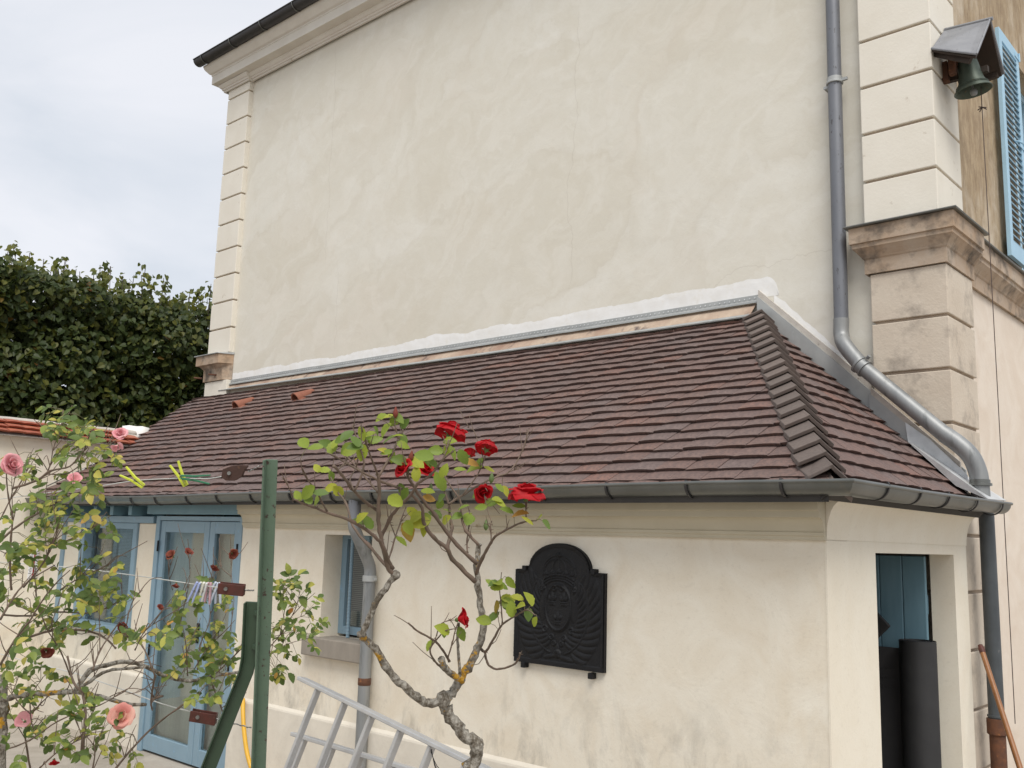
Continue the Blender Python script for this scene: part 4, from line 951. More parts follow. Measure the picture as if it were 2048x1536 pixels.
for k in range(9):
    a = k*2.4; m.tube([rp+V((0, 0, -.075)), rp+V((.03*math.cos(a), .03*math.sin(a), -.085-.012*math.sin(k*1.7)))], .004, 5)
m.build('rope', M_ROPE, bell)

# ------------------------------------------------------------------ thermometer
p = atx(67, 1128, XB+.01)
th = thing('thermometer', 'white wall thermometer on the garden wall behind the rose branches', 'thermometer', p)
MB().box(XB, XB+.018, p.y-.05, p.y+.05, p.z-.17, p.z+.17).build('plate', M_WHITEPLASTIC, th, bevel=.008)
MB().tube([(XB+.022, p.y, p.z-.12), (XB+.022, p.y, p.z+.14)], .006, 8).lathe([(.001, -.012), (.012, 0), (.001, .014)], (XB+.024, p.y, p.z-.13), 12).build('tube', M_RED, th)
m = MB()
for k in range(14):
    z = p.z-.10+k*.018; wd = .018 if k % 2 else .03
    for s_ in (-1, 1): m.box(XB+.0182, XB+.0192, p.y+s_*.02-(wd if s_ < 0 else 0), p.y+s_*.02+(wd if s_ > 0 else 0), z-.0025, z+.0025)
stuff(m.build('scale_marks', M_IRON, th))

# ------------------------------------------------------------------ leaning handle
ha = aty(1961, 1292, 6.80); hb0 = aty(2040, 1536, 6.45); t_ = ha.z/(ha.z-hb0.z); hb = ha+(hb0-ha)*t_
pole = thing('wooden_pole', 'varnished wooden pole leaning on the wall beside the dark downpipe', 'pole', hb)
hdv = (hb-ha).normalized()
MB().tube([ha+hdv*.05, hb], [.0165, .0185], 14).build('shaft', M_WOOD, pole, smooth=60)
MB().lathe([(.001, -.012), (.014, -.006), (.0195, .02), (.0195, .045), (.017, .05)], ha, 14, axis=hdv).build('cap', M_STRAIN, pole, smooth=40)

# ------------------------------------------------------------------ yellow conduit by the door
hp = [aty(486, 1398, 4.60), aty(486, 1425, 4.57), aty(488, 1460, 4.55), aty(494, 1505, 4.54), aty(506, 1545, 4.54)]
q = hp[-1]; hp += [V((q.x+.15, q.y, max(.02, q.z-.12))), V((q.x+.5, q.y-.05, .02)), V((q.x+1.0, q.y, .02))]
tag(MB().tube(smooth_path(hp, 6), .0175, 12).build('yellow_hose', M_YEL, None, smooth=True), 'yellow hose curving down the wall behind the green post', 'hose')

# ------------------------------------------------------------------ raised garden ground below the frame
def vd(x, d, z): p = CAM+V((CF.x, CF.y, 0)).normalized()*d+V((_rt.x, _rt.y, 0))*x; return V((p.x, p.y, z))
tb = [vd(-3.1, 4.95, .42), vd(1.2, 4.1, .42), vd(1.2, -2, .42), vd(-4, -2, .42)]
terrace = MB().add(tb+[V((p.x, p.y, .001)) for p in tb], [(0, 3, 2, 1), (0, 1, 5, 4), (1, 2, 6, 5), (2, 3, 7, 6), (3, 0, 4, 7)]).build('garden_terrace', M_GROUND); struct(terrace)

# ------------------------------------------------------------------ ladder
lad = thing('ladder', 'aluminium folding ladder lying on its side in front of the downpipe', 'ladder', vd(-.9, 4.4, .42))
dl, dr2 = 5.0, 3.65
def railpt(x, x0=603., y0=1357., x1=960., y1=1533., da=dl, db=dr2):
    t = (x-x0)/(x1-x0)
    a, b = atd(x0, y0, da), atd(x1, y1, db)
    # point on the straight 3D rail that projects to pixel column x
    lo, hi = -.3, 1.6
    for _ in range(40):
        mdl = (lo+hi)/2; p = a.lerp(b, mdl); v = p-CAM; xx = 1024+FPX*v.dot(CR)/v.dot(CF)
        if xx < x: lo = mdl
        else: hi = mdl
    return a.lerp(b, mdl)
a, b = atd(603, 1357, dl), atd(960, 1533, dr2); e = a.lerp(b, 1.5); up_ = V((0, 0, 1))
rdir = (b-a).normalized()
dA = (atd(577, 1534, dl*.985)-atd(637, 1381, dl*.985)); dA = dA.normalized()
MB().bar(a, e, .055, .019, -dA).build('rail', M_ALU, lad, bevel=.004)
MB().bar(a+dA*.52, e+dA*.52, .055, .024, -dA).build('rail', M_ALU, lad, bevel=.004)
for x in (638, 692, 746, 804, 866, 936):
    p = railpt(x); MB().bar(p+dA*.012, p+dA*.508, .03, .024, rdir).build('rung', M_ALU, lad, bevel=.004)
a2, b2 = atd(588, 1468, 5.25), atd(790, 1529, 4.55); e2 = a2.lerp(b2, 2.0); r2d = (b2-a2).normalized()
MB().bar(a2, e2, .05, .020, -dA).build('rail', M_ALU, lad, bevel=.004)
MB().bar(a2+dA*.40, e2+dA*.40, .05, .020, -dA).build('rail', M_ALU, lad, bevel=.004)
for x in (612, 668, 724, 790):
    p = railpt(x, 588, 1468, 790, 1529, 5.25, 4.55); MB().bar(p+dA*.01, p+dA*.39, .028, .022, r2d).build('rung', M_ALU, lad, bevel=.004)
p = railpt(866)+dA*.03; m = MB()
for k in range(3): m.tube(smooth_path([p+V((0, 0, .01*k)), p+rdir*.12+V((0, -.03, -.04-.015*k)), p+rdir*.28+V((0, -.02, -.03+.01*k)), p+rdir*.4+V((0, 0, .02))], 5), .0016, 5)
m.build('tie_wire', M_IRON, lad)

# ------------------------------------------------------------------ clothes line post
DP = 3.0
pt_, pb_ = atd(543, 919, DP), atd(519, 1536, DP)
dv = (pb_-pt_).normalized(); gl = (pt_.z)/(-dv.z); foot = pt_+dv*gl
post = thing('clothes_line_post', 'green angle-iron clothes line post with a bent side brace', 'post', foot)
rr_ = CR.copy(); rr_ = (rr_-dv*rr_.dot(dv)).normalized(); bk = dv.cross(rr_); bk = bk if bk.dot(CF) > 0 else -bk
wpx = .038
o = pt_-rr_*wpx*.5
m = MB(); L_ = (foot-pt_)
m.obox(o, rr_*wpx, bk*.005, L_); m.obox(o-bk*.034, rr_*.005, bk*.0338, L_)
m.build('upright', M_GREEN, post, bevel=.0015)
m = MB()
def brk(x, y, d=DP-.012): return atd(x, y, d)
bp = [brk(508, 1203), brk(502, 1330), brk(425, 1526), brk(330, 1770)]
bp = [bp[0], bp[0].lerp(bp[1], .85), bp[1]+(bp[2]-bp[1])*.06, bp[2], bp[3]]
wv = .042; ring_ = []
for i, p in enumerate(bp):
    t = (bp[min(i+1, 4)]-bp[max(i-1, 0)]).normalized(); s_ = t.cross(CF).normalized(); s_ = s_ if s_.dot(CR) > 0 else -s_
    ring_.append((p-s_*wv*.6, p+s_*wv*.4, t))
vs_ = []
for l, r, t in ring_: vs_ += [l, l-CF*.03, l-CF*.03+(r-l)*.12, l+(r-l)*.12-CF*.006, r-CF*.006, r]
fs = []
for i in range(len(ring_)-1):
    for j in range(6): fs.append((i*6+j, i*6+(j+1) % 6, (i+1)*6+(j+1) % 6, (i+1)*6+j))
fs += [tuple(range(6)), tuple(reversed(range((len(ring_)-1)*6, len(ring_)*6)))]
m.add(vs_, fs).build('brace', M_GREEND, post, bevel=.002)
for x, y in ((514, 1226), (510, 1294)):
    p = atd(x, y, DP-.02); MB().lathe([(.001, .010), (.006, .010), (.0065, .004), (.011, .003), (.011, 0)], p, 6, axis=-CF).build('bolt', M_GREEND, post)

# ------------------------------------------------------------------ lines, strainers, pegs
def line(name, pts, mat, label, r=.0018):
    return tag(MB().tube(smooth_path([atd(*p) for p in pts], 6), r, 6).build(name, mat, None, smooth=True), label, 'clothes line', 'clothes lines on the green post')
top = [(444, 953, 3.08), (415, 957, 3.12), (357, 957, 3.2), (275, 961, 3.33), (200, 972, 3.5), (100, 985, 3.85), (0, 998, 4.3), (-90, 1006, 4.8)]
midl = [(436, 1175, 3.06), (392, 1169, 3.12), (270, 1151, 3.36), (140, 1135, 3.7), (0, 1124, 4.3), (-90, 1117, 4.8)]
lowl = [(384, 1424, 3.08), (322, 1407, 3.2), (225, 1372, 3.42), (140, 1344, 3.68), (57, 1324, 4.0), (0, 1308, 4.3), (-90, 1288, 4.8)]
line('clothes_line', top, M_WIRE, 'topmost clothes line, carrying the yellow and green pegs')
line('clothes_line', midl, M_WIRE, 'middle clothes line, with the bunch of pale pegs')
line('clothes_line', lowl, M_WIRE, 'lowest clothes line, sloping to the lower red strainer')
def strainer(cx, cy, d, ang, wire_from, label, dark=False):
    c = atd(cx, cy, d); s_ = d/FPX
    t = thing('line_strainer', label, 'strainer', c, 'rusty line strainers'); ca, sa = math.cos(ang), math.sin(ang)
    X_ = CR*ca-CU*sa; Y_ = CR*sa+CU*ca
    L, Hh = 26*s_, 11*s_
    if not dark:
        m = MB()
        m.obox(c-X_*L-Y_*Hh-CF*.012, X_*2*L, CF*.003, Y_*2*Hh); m.obox(c-X_*L-Y_*Hh+CF*.010, X_*2*L, CF*.003, Y_*2*Hh); m.obox(c+X_*(L-.003)-Y_*Hh-CF*.009, X_*.003, CF*.019, Y_*2*Hh)
        m.build('frame', M_STRAIN, t, bevel=.0015)
    else:
        ol = [(-26, -5), (-22, 10), (-4, 15), (14, 15), (28, 12), (20, 4), (14, -8), (0, -15), (-18, -13)]; k = len(ol)
        q = [c+X_*(u*s_)+Y_*(v*s_) for u, v in ol]
        MB().add([p-CF*.011 for p in q]+[p-CF*.008 for p in q], [tuple(range(k)), tuple(reversed(range(k, 2*k)))]+[(i, (i+1) % k, (i+1) % k+k, i+k) for i in range(k)]).add([p+CF*.011 for p in q]+[p+CF*.008 for p in q], [tuple(range(k)), tuple(reversed(range(k, 2*k)))]+[(i, (i+1) % k, (i+1) % k+k, i+k) for i in range(k)]).obox(c-X_*.03-Y_*.004-CF*.008, X_*.05, CF*.016, Y_*.004).build('frame', M_RUSTD, t, bevel=.001)
    MB().tube([c-X_*L*.35-CF*.017+Y_*.002, c-X_*L*.35+CF*.016], .006, 10).build('pin', M_STEEL, t)
    MB().tube([c-X_*L*.35-CF*.007, c-X_*L*.35+CF*.007], .011, 14).build('drum', M_WIRE if not dark else M_RUST, t)
    e_ = atd(*wire_from); st = c+X_*L; pp = []; k = 26
    for i in range(k):
        f_ = i/(k-1); pp.append(st.lerp(e_, f_)+(CU*math.cos(i*1.3)+CF*math.sin(i*1.3))*.0022)
    MB().tube(pp, .0014, 5).tube([st, e_], .0013, 5).build('tie_wire', M_STEEL, t)
strainer(470, 946, 3.04, -.08, (531, 926, 3.0), 'rusty brown strainer on the topmost line near the post head', True)
strainer(463, 1178, 3.03, .10, (508, 1181, 3.0), 'red strainer beside the bunch of pale pegs')
strainer(407, 1434, 3.04, .17, (503, 1456, 3.0), 'red strainer on the lowest line near the brace')
def peg(jaw, handle, d, col, label, open_=.26, wpx_=9):
    j, h = atd(*jaw, d), atd(*handle, d); a = (h-j); L = a.length; a.normalize(); b = a.cross(CF).normalized()
    t = thing('clothes_peg', label, 'clothes peg', j, 'clothes pegs on the lines')
    for s_ in (-1, 1):
        m = MB(); g = math.tan(open_/2); w_ = wpx_*d/FPX*.5
        pts = [(0, .001), (.30, .0015+w_*.2), (.45, .003), (1, .003+L*.55*g)]; th_ = w_
        vs_ = []
        for u, off in pts:
            for o2 in (off, off+th_*(1 if u < .9 else .7)):
                for c_ in (-.0055, .0055): vs_.append(j+a*(u*L)+b*(s_*o2)+CF*c_)
        fs = []
        for i in range(3):
            q = i*4; fs += [(q, q+1, q+5, q+4), (q+2, q+6, q+7, q+3), (q, q+4, q+6, q+2), (q+1, q+3, q+7, q+5)]
        fs += [(0, 2, 3, 1), (12, 13, 15, 14)]
        m.add(vs_, fs).build('prong', M_PEGS[col], t, bevel=.001)
    c = j+a*L*.40; MB().tube(arc(c-CF*.004, .0042, 0, 6.28, 14, a, b), .0011, 5).tube(arc(c+CF*.004, .0042, 0, 6.28, 14, a, b), .0011, 5).bar(c-b*.007, c+b*.007, .001, .012, CF).build('spring', M_STEEL, t)
peg((287, 973), (246, 942), 3.32, 'yellow', 'yellow peg on its own, left of the other yellow one', .5, 9)
peg((372, 972), (348, 926), 3.19, 'yellow', 'yellow peg clipped beside the green peg', .42, 9)
peg((362, 954), (420, 959), 3.17, 'green', 'dark green peg pointing sideways on the top line', .34, 8)
for i, (jx, hx, cl, lb) in enumerate(((397, 379, 'blue', 'lavender peg, leftmost of the bunch'), (405, 389, 'cream', 'cream peg second in the bunch'), (411, 397, 'white', 'white peg in the middle of the bunch'), (419, 414, 'pink', 'pink peg in the bunch'), (434, 414, 'pale', 'slanted pale blue peg against the red strainer'), (436, 436, 'pale', 'upright pale blue peg, rightmost of the bunch'))):
    peg((jx, 1165), (hx, 1207), 3.06+.01*i, cl, lb, .16, 8)

# ------------------------------------------------------------------ leaves and flowers
def leaf_geo(seed, ln=1.0, wd=.62, fold=.18, curl=.16):
    q = random.Random(seed); n = 9; L = []; R = []; Mid = []
    for i in range(n+1):
        t = i/n; w_ = wd*.5*math.sin(math.pi*min(1, t*.97+.02))**.75*(1-.25*t)*1.15
        if 0 < i < n: w_ *= (1.05 if i % 2 else .93)+q.uniform(-.03, .03)
        zc = -curl*t*t
        Mid.append((0, t*ln, zc)); zz = fold*w_
        L.append((-w_, t*ln-(.015 if i % 2 else 0), zc+zz)); R.append((w_, t*ln-(.015 if i % 2 else 0), zc+zz))
    vs_ = L+Mid+R; k = n+1; f = []
    for i in range(n): f += [(i, i+k, i+1+k, i+1), (i+k, i+2*k, i+1+2*k, i+1+k)]
    return vs_, f
LG = [leaf_geo(i, 1, .54+.03*i, .15+.16*(i % 3), .06+.10*(i % 4)) for i in range(6)]
def leaf_meshes(mat, nm): 
    r = []
    for v_, f_ in LG:
        me = MB().add(v_, f_).mesh(nm, mat, smooth=True, fixn=False); r.append(me)
    return r
def orient(pos, ydir, nrm_, sc):
    y_ = V(ydir).normalized(); n_ = V(nrm_); x_ = y_.cross(n_).normalized(); n_ = x_.cross(y_)
    Mx = Matrix((x_, y_, n_)).transposed().to_4x4(); return Matrix.Translation(pos) @ Mx @ Matrix.Scale(sc, 4)
def petal_geo(cup, flare, wd, seed, rf=0):
    q = random.Random(seed); nu, nv = 6, 6; vs_ = []; ph_ = q.random()*6
    for j in range(nv+1):
        t = j/nv
        for i in range(nu+1):
            s_ = (i/nu-.5)*2; w_ = wd*(math.sin(math.pi*(.12+.66*t)))
            ang = s_*w_*1.1
            rad = .10+cup*math.sin(min(1, t*1.15)*math.pi*.5)+flare*t**3
            r = rad*(1+.05*math.sin(s_*3.5+ph_)*t)
            z = .78*math.sin(t*math.pi*.5)*(1-.25*cup)-flare*.9*t**3-.10*abs(s_)**2.2*t-rf*.62*t*t
            vs_.append((r*math.cos(ang), r*math.sin(ang), z+.03*q.uniform(-1, 1)*t))
    k = nu+1; f = [(j*k+i, j*k+i+1, (j+1)*k+i+1, (j+1)*k+i) for j in range(nv) for i in range(nu)]
    return vs_, f
def petal_set(mat): return [[MB().add(*petal_geo(c, f, w_, s_, rf)).mesh('petal', mat, smooth=True, fixn=False) for s_ in range(3)] for c, f, w_, rf in ((.14, .0, 1.25, 0), (.32, .04, 1.05, 0), (.52, .16, .98, 0), (.60, .10, .95, .85))]
PS = {}
def flower(parent, px_, py_, d, size_px, mat, face, openness=1, stam=False, rings=((0, 4), (1, 5), (2, 5))):
    if mat.name not in PS: PS[mat.name] = petal_set(mat)
    c = atd(px_, py_, d); sc = size_px*d/FPX/1.5
    ax_ = V(face).normalized(); q = V((0, 0, 1)).rotation_difference(ax_).to_matrix().to_4x4()
    base = Matrix.Translation(c-ax_*sc*.3) @ q @ Matrix.Scale(sc, 4)
    m = MB().lathe([(.001, -.22), (.10, -.18), (.16, -.06), (.12, .04), (.001, .08)], (0, 0, 0), 10)
    for k in range(5):
        a = k*2*math.pi/5; u = V((math.cos(a), math.sin(a), 0)); w_ = V((-u.y, u.x, 0))
        m.add([u*.1+w_*.07-V((0, 0, .02)), u*.1-w_*.07-V((0, 0, .02)), u*.45-V((0, 0, .06+.1*math.sin(k)))], [(0, 1, 2)])
    core = m.mesh('flower', M_SEPAL, smooth=True, fixn=False)
    fo = link('flower', core, parent, base)
    for ri, cnt in rings:
        for k in range(cnt):
            ang = k*2*math.pi/cnt+ri*.5+rnd.uniform(-.15, .15)
            me = PS[mat.name][ri][rnd.randrange(3)]
            o = bpy.data.objects.new('petal', me); COL.objects.link(o); o.parent = fo
            o.matrix_basis = Matrix.Rotation(ang, 4, 'Z') @ Matrix.Rotation(rnd.uniform(-.16, .24), 4, 'Y') @ Matrix.Rotation(rnd.uniform(-.1, .1), 4, 'X') @ Matrix.Diagonal((rnd.uniform(.9, 1.1)*(1 if ri < 2 else openness), rnd.uniform(.9, 1.1)*(1 if ri < 2 else openness), rnd.uniform(.85, 1.1), 1))
    if stam:
        m = MB()
        for k in range(16):
            a = k*2.4; r = .02+.09*(k/16); p = V((r*math.cos(a), r*math.sin(a), .5)); m.tube([V((0, 0, .2)), p], .012, 5).lathe([(.001, .02), (.025, 0), (.001, -.02)], p, 6)
        o = m.mesh('stamens', M_STAMEN); so = bpy.data.objects.new('stamens', o); COL.objects.link(so); so.parent = fo
    return fo
def branch(m, pts, r0, r1, d0, d1, n=7, sub=4, knots=True):
    P_ = []; k = len(pts)
    for i, (x, y) in enumerate(pts): P_.append(atd(x, y, d0+(d1-d0)*i/(k-1)))
    S = smooth_path(P_, sub); kk = len(S)
    rs = [r0+(r1-r0)*i/(kk-1) for i in range(kk)]
    if knots:
        rs = [r*(1.0+.10*math.sin(i*2.7+r0*900)+(.28 if (i % (sub*1) == 0 and rnd.random() < .35) else 0)) for i, r in enumerate(rs)]
        S = [p+V((rnd.gauss(0, 1), rnd.gauss(0, 1), rnd.gauss(0, 1)))*r*.16 for p, r in zip(S, rs)]
    m.tube(S, rs, n)
    return S

# ------------------------------------------------------------------ standard rose in the middle
D0 = 2.6
b0 = atd(940, 1536, D0)
rose = thing('standard_rose', 'bare-stemmed standard rose tree with red blooms in front of the wall', 'rose tree', V((b0.x+.03, b0.y-.02, .42)))
m = MB()
tr = [(942, 1570), (945, 1530), (955, 1490), (934, 1474), (912, 1448), (893, 1422), (886, 1400)]
branch(m, tr, .0185, .0145, D0, D0, 12)
m.tube([atd(942, 1568, D0), V((b0.x+.03, b0.y-.02, .42))], [.019, .024], 12)
m.lathe([(.001, -.026), (.017, -.016), (.022, 0), (.018, .014), (.001, .024)], atd(887, 1398, D0), 12)
m.lathe([(.001, -.022), (.017, -.012), (.021, 0), (.017, .012), (.001, .02)], atd(953, 1488, D0), 12)
branch(m, [(888, 1402), (858, 1406), (832, 1394), (797, 1364), (770, 1329), (750, 1297), (728, 1276), (718, 1264)], .0125, .0085, D0, D0-.1, 10)
branch(m, [(890, 1400), (899, 1392), (917, 1367), (934, 1338), (952, 1303), (967, 1268), (965, 1238), (961, 1212), (956, 1174), (953, 1130), (958, 1086)], .0135, .007, D0, D0+.1, 10)
branch(m, [(724, 1272), (738, 1235), (756, 1200), (776, 1171), (791, 1147)], .0088, .0075, D0-.1, D0-.08, 10)
m.lathe([(.001, -.014), (.011, -.008), (.014, 0), (.011, .008), (.001, .014)], atd(791, 1150, D0-.08), 10)
branch(m, [(925, 1360), (906, 1350), (890, 1336), (882, 1318)], .0095, .008, D0, D0-.08, 10)
branch(m, [(921, 1354), (917, 1309), (915, 1274), (917, 1246)], .0045, .0032, D0, D0-.03, 8)
m.build('trunk', M_BARK, rose, smooth=True)
BR = []; BPAR = [rose]
def B(pts, r0, r1, d0, d1):
    mm_ = MB(); BR.append(branch(mm_, pts, r0, r1, d0, d1)); mm_.build('branch', M_TWIG, BPAR[0], smooth=True)
dA_, dB_ = D0-.08, D0+.05
B([(788, 1146), (778, 1140), (768, 1102), (762, 1073), (756, 1029), (759, 985), (756, 946)], .0068, .0045, dA_, dA_-.05)
B([(756, 956), (783, 909), (797, 877), (806, 859)], .0036, .0022, dA_-.05, dA_+.05)
B([(756, 950), (742, 915), (730, 880), (722, 850)], .0028, .0016, dA_-.05, dA_-.2)
B([(762, 1073), (780, 1038), (797, 1014), (821, 991), (836, 967), (862, 950), (884, 921), (906, 903)], .0052, .0022, dA_, dA_-.15)
B([(784, 1140), (766, 1095), (750, 1073), (706, 1044), (657, 1026), (624, 1014), (586, 998)], .0058, .0024, dA_, dA_-.25)
B([(756, 1022), (730, 1003), (709, 982), (689, 956), (668, 932)], .0044, .0034, dA_, dA_-.3)
B([(780, 1140), (774, 1134), (736, 1090), (706, 1052), (692, 1006), (674, 982), (657, 944)], .0052, .002, dA_, dA_+.3)
B([(709, 982), (721, 956), (728, 926), (720, 894), (704, 850)], .003, .0014, dA_-.2, dA_-.2)
B([(654, 1023), (630, 979), (607, 947), (601, 918)], .0024, .001, dA_-.2, dA_-.3)
B([(586, 998), (578, 975), (565, 955)], .0016, .001, dA_-.25, dA_-.3)
B([(777, 1120), (791, 1073), (803, 1038), (812, 1014)], .0026, .0012, dA_, dA_+.1)
B([(791, 1073), (782, 1050), (775, 1030)], .0018, .001, dA_+.05, dA_+.05)
B([(674, 940), (690, 925), (700, 900), (690, 878)], .002, .001, dA_-.2, dA_-.1)
B([(709, 982), (700, 960), (712, 935), (716, 920)], .0022, .001, dA_-.2, dA_-.1)
B([(756, 985), (735, 960), (700, 920), (680, 905), (651, 900)], .003, .0013, dA_, dA_+.1)
B([(950, 1164), (912, 1126), (894, 1098), (868, 1076), (847, 1044), (846, 1022), (832, 998), (812, 982), (762, 962), (724, 944), (668, 912), (652, 906)], .007, .0018, dB_, dB_-.2)
B([(894, 1098), (900, 1073), (904, 1055), (901, 1038), (897, 1008), (885, 973)], .0058, .0032, dB_, dB_+.15)
B([(897, 1008), (929, 988), (964, 967), (994, 953), (1017, 944), (1040, 912), (1058, 859)], .0036, .0018, dB_+.1, dB_+.3)
B([(1017, 944), (1040, 935), (1050, 925)], .0015, .0009, dB_+.2, dB_+.2)
B([(1040, 912), (1050, 890), (1054, 862)], .0014, .0009, dB_+.25, dB_+.25)
B([(954, 1128), (903, 1076), (870, 1032), (841, 994), (821, 962), (815, 947), (838, 957)], .006, .003, dB_, dB_-.15)
B([(951, 1148), (964, 1117), (982, 1085), (994, 1070), (1017, 1058), (1043, 1045), (1073, 1041)], .005, .0018, dB_, dB_-.2)
B([(957, 1090), (932, 1061), (923, 1032), (920, 1000), (897, 967), (890, 950)], .0044, .002, dB_, dB_+.1)
B([(982, 1085), (982, 1060), (980, 1045)], .002, .0012, dB_-.1, dB_-.1)
B([(935, 1105), (934, 1080), (940, 1040), (938, 1020)], .0026, .0016, dB_, dB_+.1)
B([(899, 1322), (885, 1300), (870, 1282), (835, 1262), (817, 1247)], .0036, .0022, D0, D0-.15)
B([(882, 1335), (868, 1320), (860, 1300), (870, 1283), (890, 1262), (910, 1258)], .003, .0014, D0-.05, D0-.1)
B([(896, 1315), (905, 1285), (910, 1262), (915, 1248)], .0022, .0014, D0-.05, D0-.05)
B([(870, 1282), (880, 1250), (895, 1242), (908, 1240)], .0016, .001, D0-.1, D0-.05)
B([(962, 1298), (972, 1303), (990, 1273), (1005, 1249), (1034, 1230), (1054, 1220), (1070, 1230)], .0042, .0014, D0+.06, D0-.12)
B([(1005, 1247), (1002, 1209), (999, 1171), (1005, 1158)], .002, .0012, D0, D0-.05)
B([(970, 1304), (975, 1326), (993, 1338), (1025, 1331), (1037, 1317), (1040, 1306)], .0036, .0022, D0+.06, D0-.05)
# flower stalks
B([(884, 921), (893, 900), (897, 880)], .002, .0018, dA_-.12, dA_-.1)
B([(925, 990), (955, 950), (968, 920), (975, 900)], .002, .0016, dB_+.1, dB_+.15)
B([(968, 920), (958, 890), (948, 862), (936, 855)], .0016, .001, dB_+.1, dB_+.2)
B([(1052, 1034), (1052, 1012), (1052, 992)], .0019, .0018, dB_-.17, dB_-.17)
B([(968, 968), (968, 985), (975, 1020), (985, 1050)], .0014, .001, dB_+.1, dB_)
B([(815, 947), (812, 930)], .0016, .0015, dB_-.15, dB_-.15)
B([(797, 877), (790, 850), (791, 832)], .0016, .0014, dA_, dA_)
LMR = leaf_meshes(M_LEAFR, 'leaf')
z6 = [(160, 360, 8), (240, 390, 40), (310, 370), (360, 390), (410, 340), (460, 310), (520, 340), (560, 300), (610, 300), (660, 285), (720, 270), (750, 320), (800, 310), (840, 340), (560, 430), (510, 390), (450, 400), (840, 370), (690, 190), (750, 180), (810, 190), (850, 230), (780, 210), (720, 420), (760, 450), (700, 410), (810, 480), (250, 530), (300, 540), (350, 590), (120, 720), (190, 700), (190, 740), (280, 700), (340, 670), (290, 690), (400, 690), (260, 740), (920, 500), (980, 450), (1060, 415), (1140, 410), (1180, 430), (1250, 460), (1300, 500), (1320, 540), (1090, 620), (930, 570), (1010, 510), (1120, 550), (1040, 500), (780, 750), (850, 710), (830, 680), (540, 890), (600, 900), (560, 870), (930, 870), (950, 900), (980, 950), (880, 940), (870, 970), (830, 1030), (1000, 880), (1020, 740), (1090, 780), (1130, 820), (1210, 860), (1250, 800), (1290, 880), (1130, 890), (1060, 850), (1350, 710), (1370, 800), (1440, 770), (1490, 750), (1510, 770), (1540, 690), (1500, 670), (1550, 820), (1630, 790), (1690, 890), (1640, 850), (1770, 870), (1820, 920), (1360, 500), (1430, 540), (1160, 350), (380, 360), (590, 330), (470, 420), (540, 460), (650, 340), (1230, 540), (1010, 690), (1100, 740), (1270, 860), (910, 840)]
z7 = [(960, 270), (990, 280), (1000, 300), (1040, 290), (1095, 270), (1080, 380), (1140, 370), (1220, 380), (1155, 430), (1000, 440), (1070, 420), (1100, 450), (1220, 490), (1260, 540), (910, 530), (975, 505), (650, 600), (760, 620), (630, 590), (545, 700), (1010, 270), (1075, 410)]
big = {(1090, 620): 1.55, (1155, 430): 1.3, (1320, 540): 1.4, (1300, 500): 1.3, (920, 500): 1.5, (780, 750): 1.4, (870, 970): 1.35, (950, 900): 1.4, (980, 450): 1.3, (1290, 880): 1.2, (540, 430): 1.3}
BP = [p for S in BR for p in S]
def nearest(p): return min(BP, key=lambda q: (q-p).length_squared)
pet = MB()
for lst, ox, oy in ((z6, 560, 780), (z7, 700, 1086)):
    for it in lst:
        x, y = it[0]/3.413+ox, it[1]/3.413+oy
        d = D0+rnd.uniform(-.22, .18); p = atd(x, y, d)
        best = min(BP, key=lambda q: ((q-CAM).normalized()-(p-CAM).normalized()).length)
        d = (best-CAM).dot(CF)+rnd.uniform(-.03, .03); p = atd(x, y, d)
        s_ = big.get((it[0], it[1]), rnd.uniform(.8, 1.1)); ln = .042*s_
        away = (p-best); away = away-CF*away.dot(CF)
        if away.length < 1e-4: away = V((1, 0, 0))
        ydir = away.normalized()*.8+CR*rnd.uniform(-.7, .7)+V((0, 0, rnd.uniform(-.6, .1)))+CF*rnd.uniform(-.5, .5)
        nrm_ = -CF*rnd.uniform(.35, 1.)+V((0, 0, rnd.uniform(.3, 1.)))+CR*rnd.uniform(-.5, .5)
        yd = ydir.normalized(); basep = p-yd*ln*.5
        link('leaf', LMR[rnd.randrange(6)], rose, orient(basep, yd, nrm_, ln))
        if (best-basep).length < .09: pet.tube([best, best.lerp(basep, .5)+V((0, 0, .004)), basep], .0007, 4)
stuff(pet.build('leaf_stalks', M_TWIGG, rose))
up1 = V((0, 0, 1))
tw = MB()
for S in list(BR):
    for _ in range(2):
        i = rnd.randrange(1, len(S)-1); p = S[i]; t = (S[i+1]-S[i-1]).normalized()
        dv_ = (t*.7+CU*rnd.uniform(-.1, 1)+CR*rnd.uniform(-.7, .7)+CF*rnd.uniform(-.6, .6)).normalized(); L = rnd.uniform(.02, .075)
        tw.tube(smooth_path([p, p+dv_*L*.5+CU*rnd.uniform(-.006, .008), p+dv_*L+CU*rnd.uniform(-.01, .02)], 2), [.0014, .0012, .0011, .0010, .0008], 5)
        for _ in range(3):
            q_ = S[rnd.randrange(len(S))]; d2 = V((rnd.gauss(0, 1), rnd.gauss(0, 1), rnd.gauss(0, 1))).normalized(); tw.tube([q_, q_+d2*.0085], [.0016, .0003], 4)
stuff(tw.build('twigs', M_TWIG, rose, smooth=True))
flower(rose, 903, 862, D0-.12, 56, M_RED, up1*.75+CF*.2+CR*.3, 1.1, rings=((0, 4), (1, 4), (2, 3), (3, 5)))
flower(rose, 974, 892, D0+.15, 42, M_RED, up1*.75+CF*.4+CR*.1, 1.05, rings=((0, 4), (1, 4), (3, 5)))
flower(rose, 938, 908, D0+.2, 27, M_RED, up1*.6+CF*.5)
flower(rose, 808, 938, D0-.1, 40, M_RED, -CR*.5+up1*.4-CF*.5)
flower(rose, 851, 938, D0+.02, 38, M_RED, CR*.4+up1*.5-CF*.5)
flower(rose, 966, 984, D0+.12, 40, M_RED, -CF*.6-up1*.2+CR*.2)
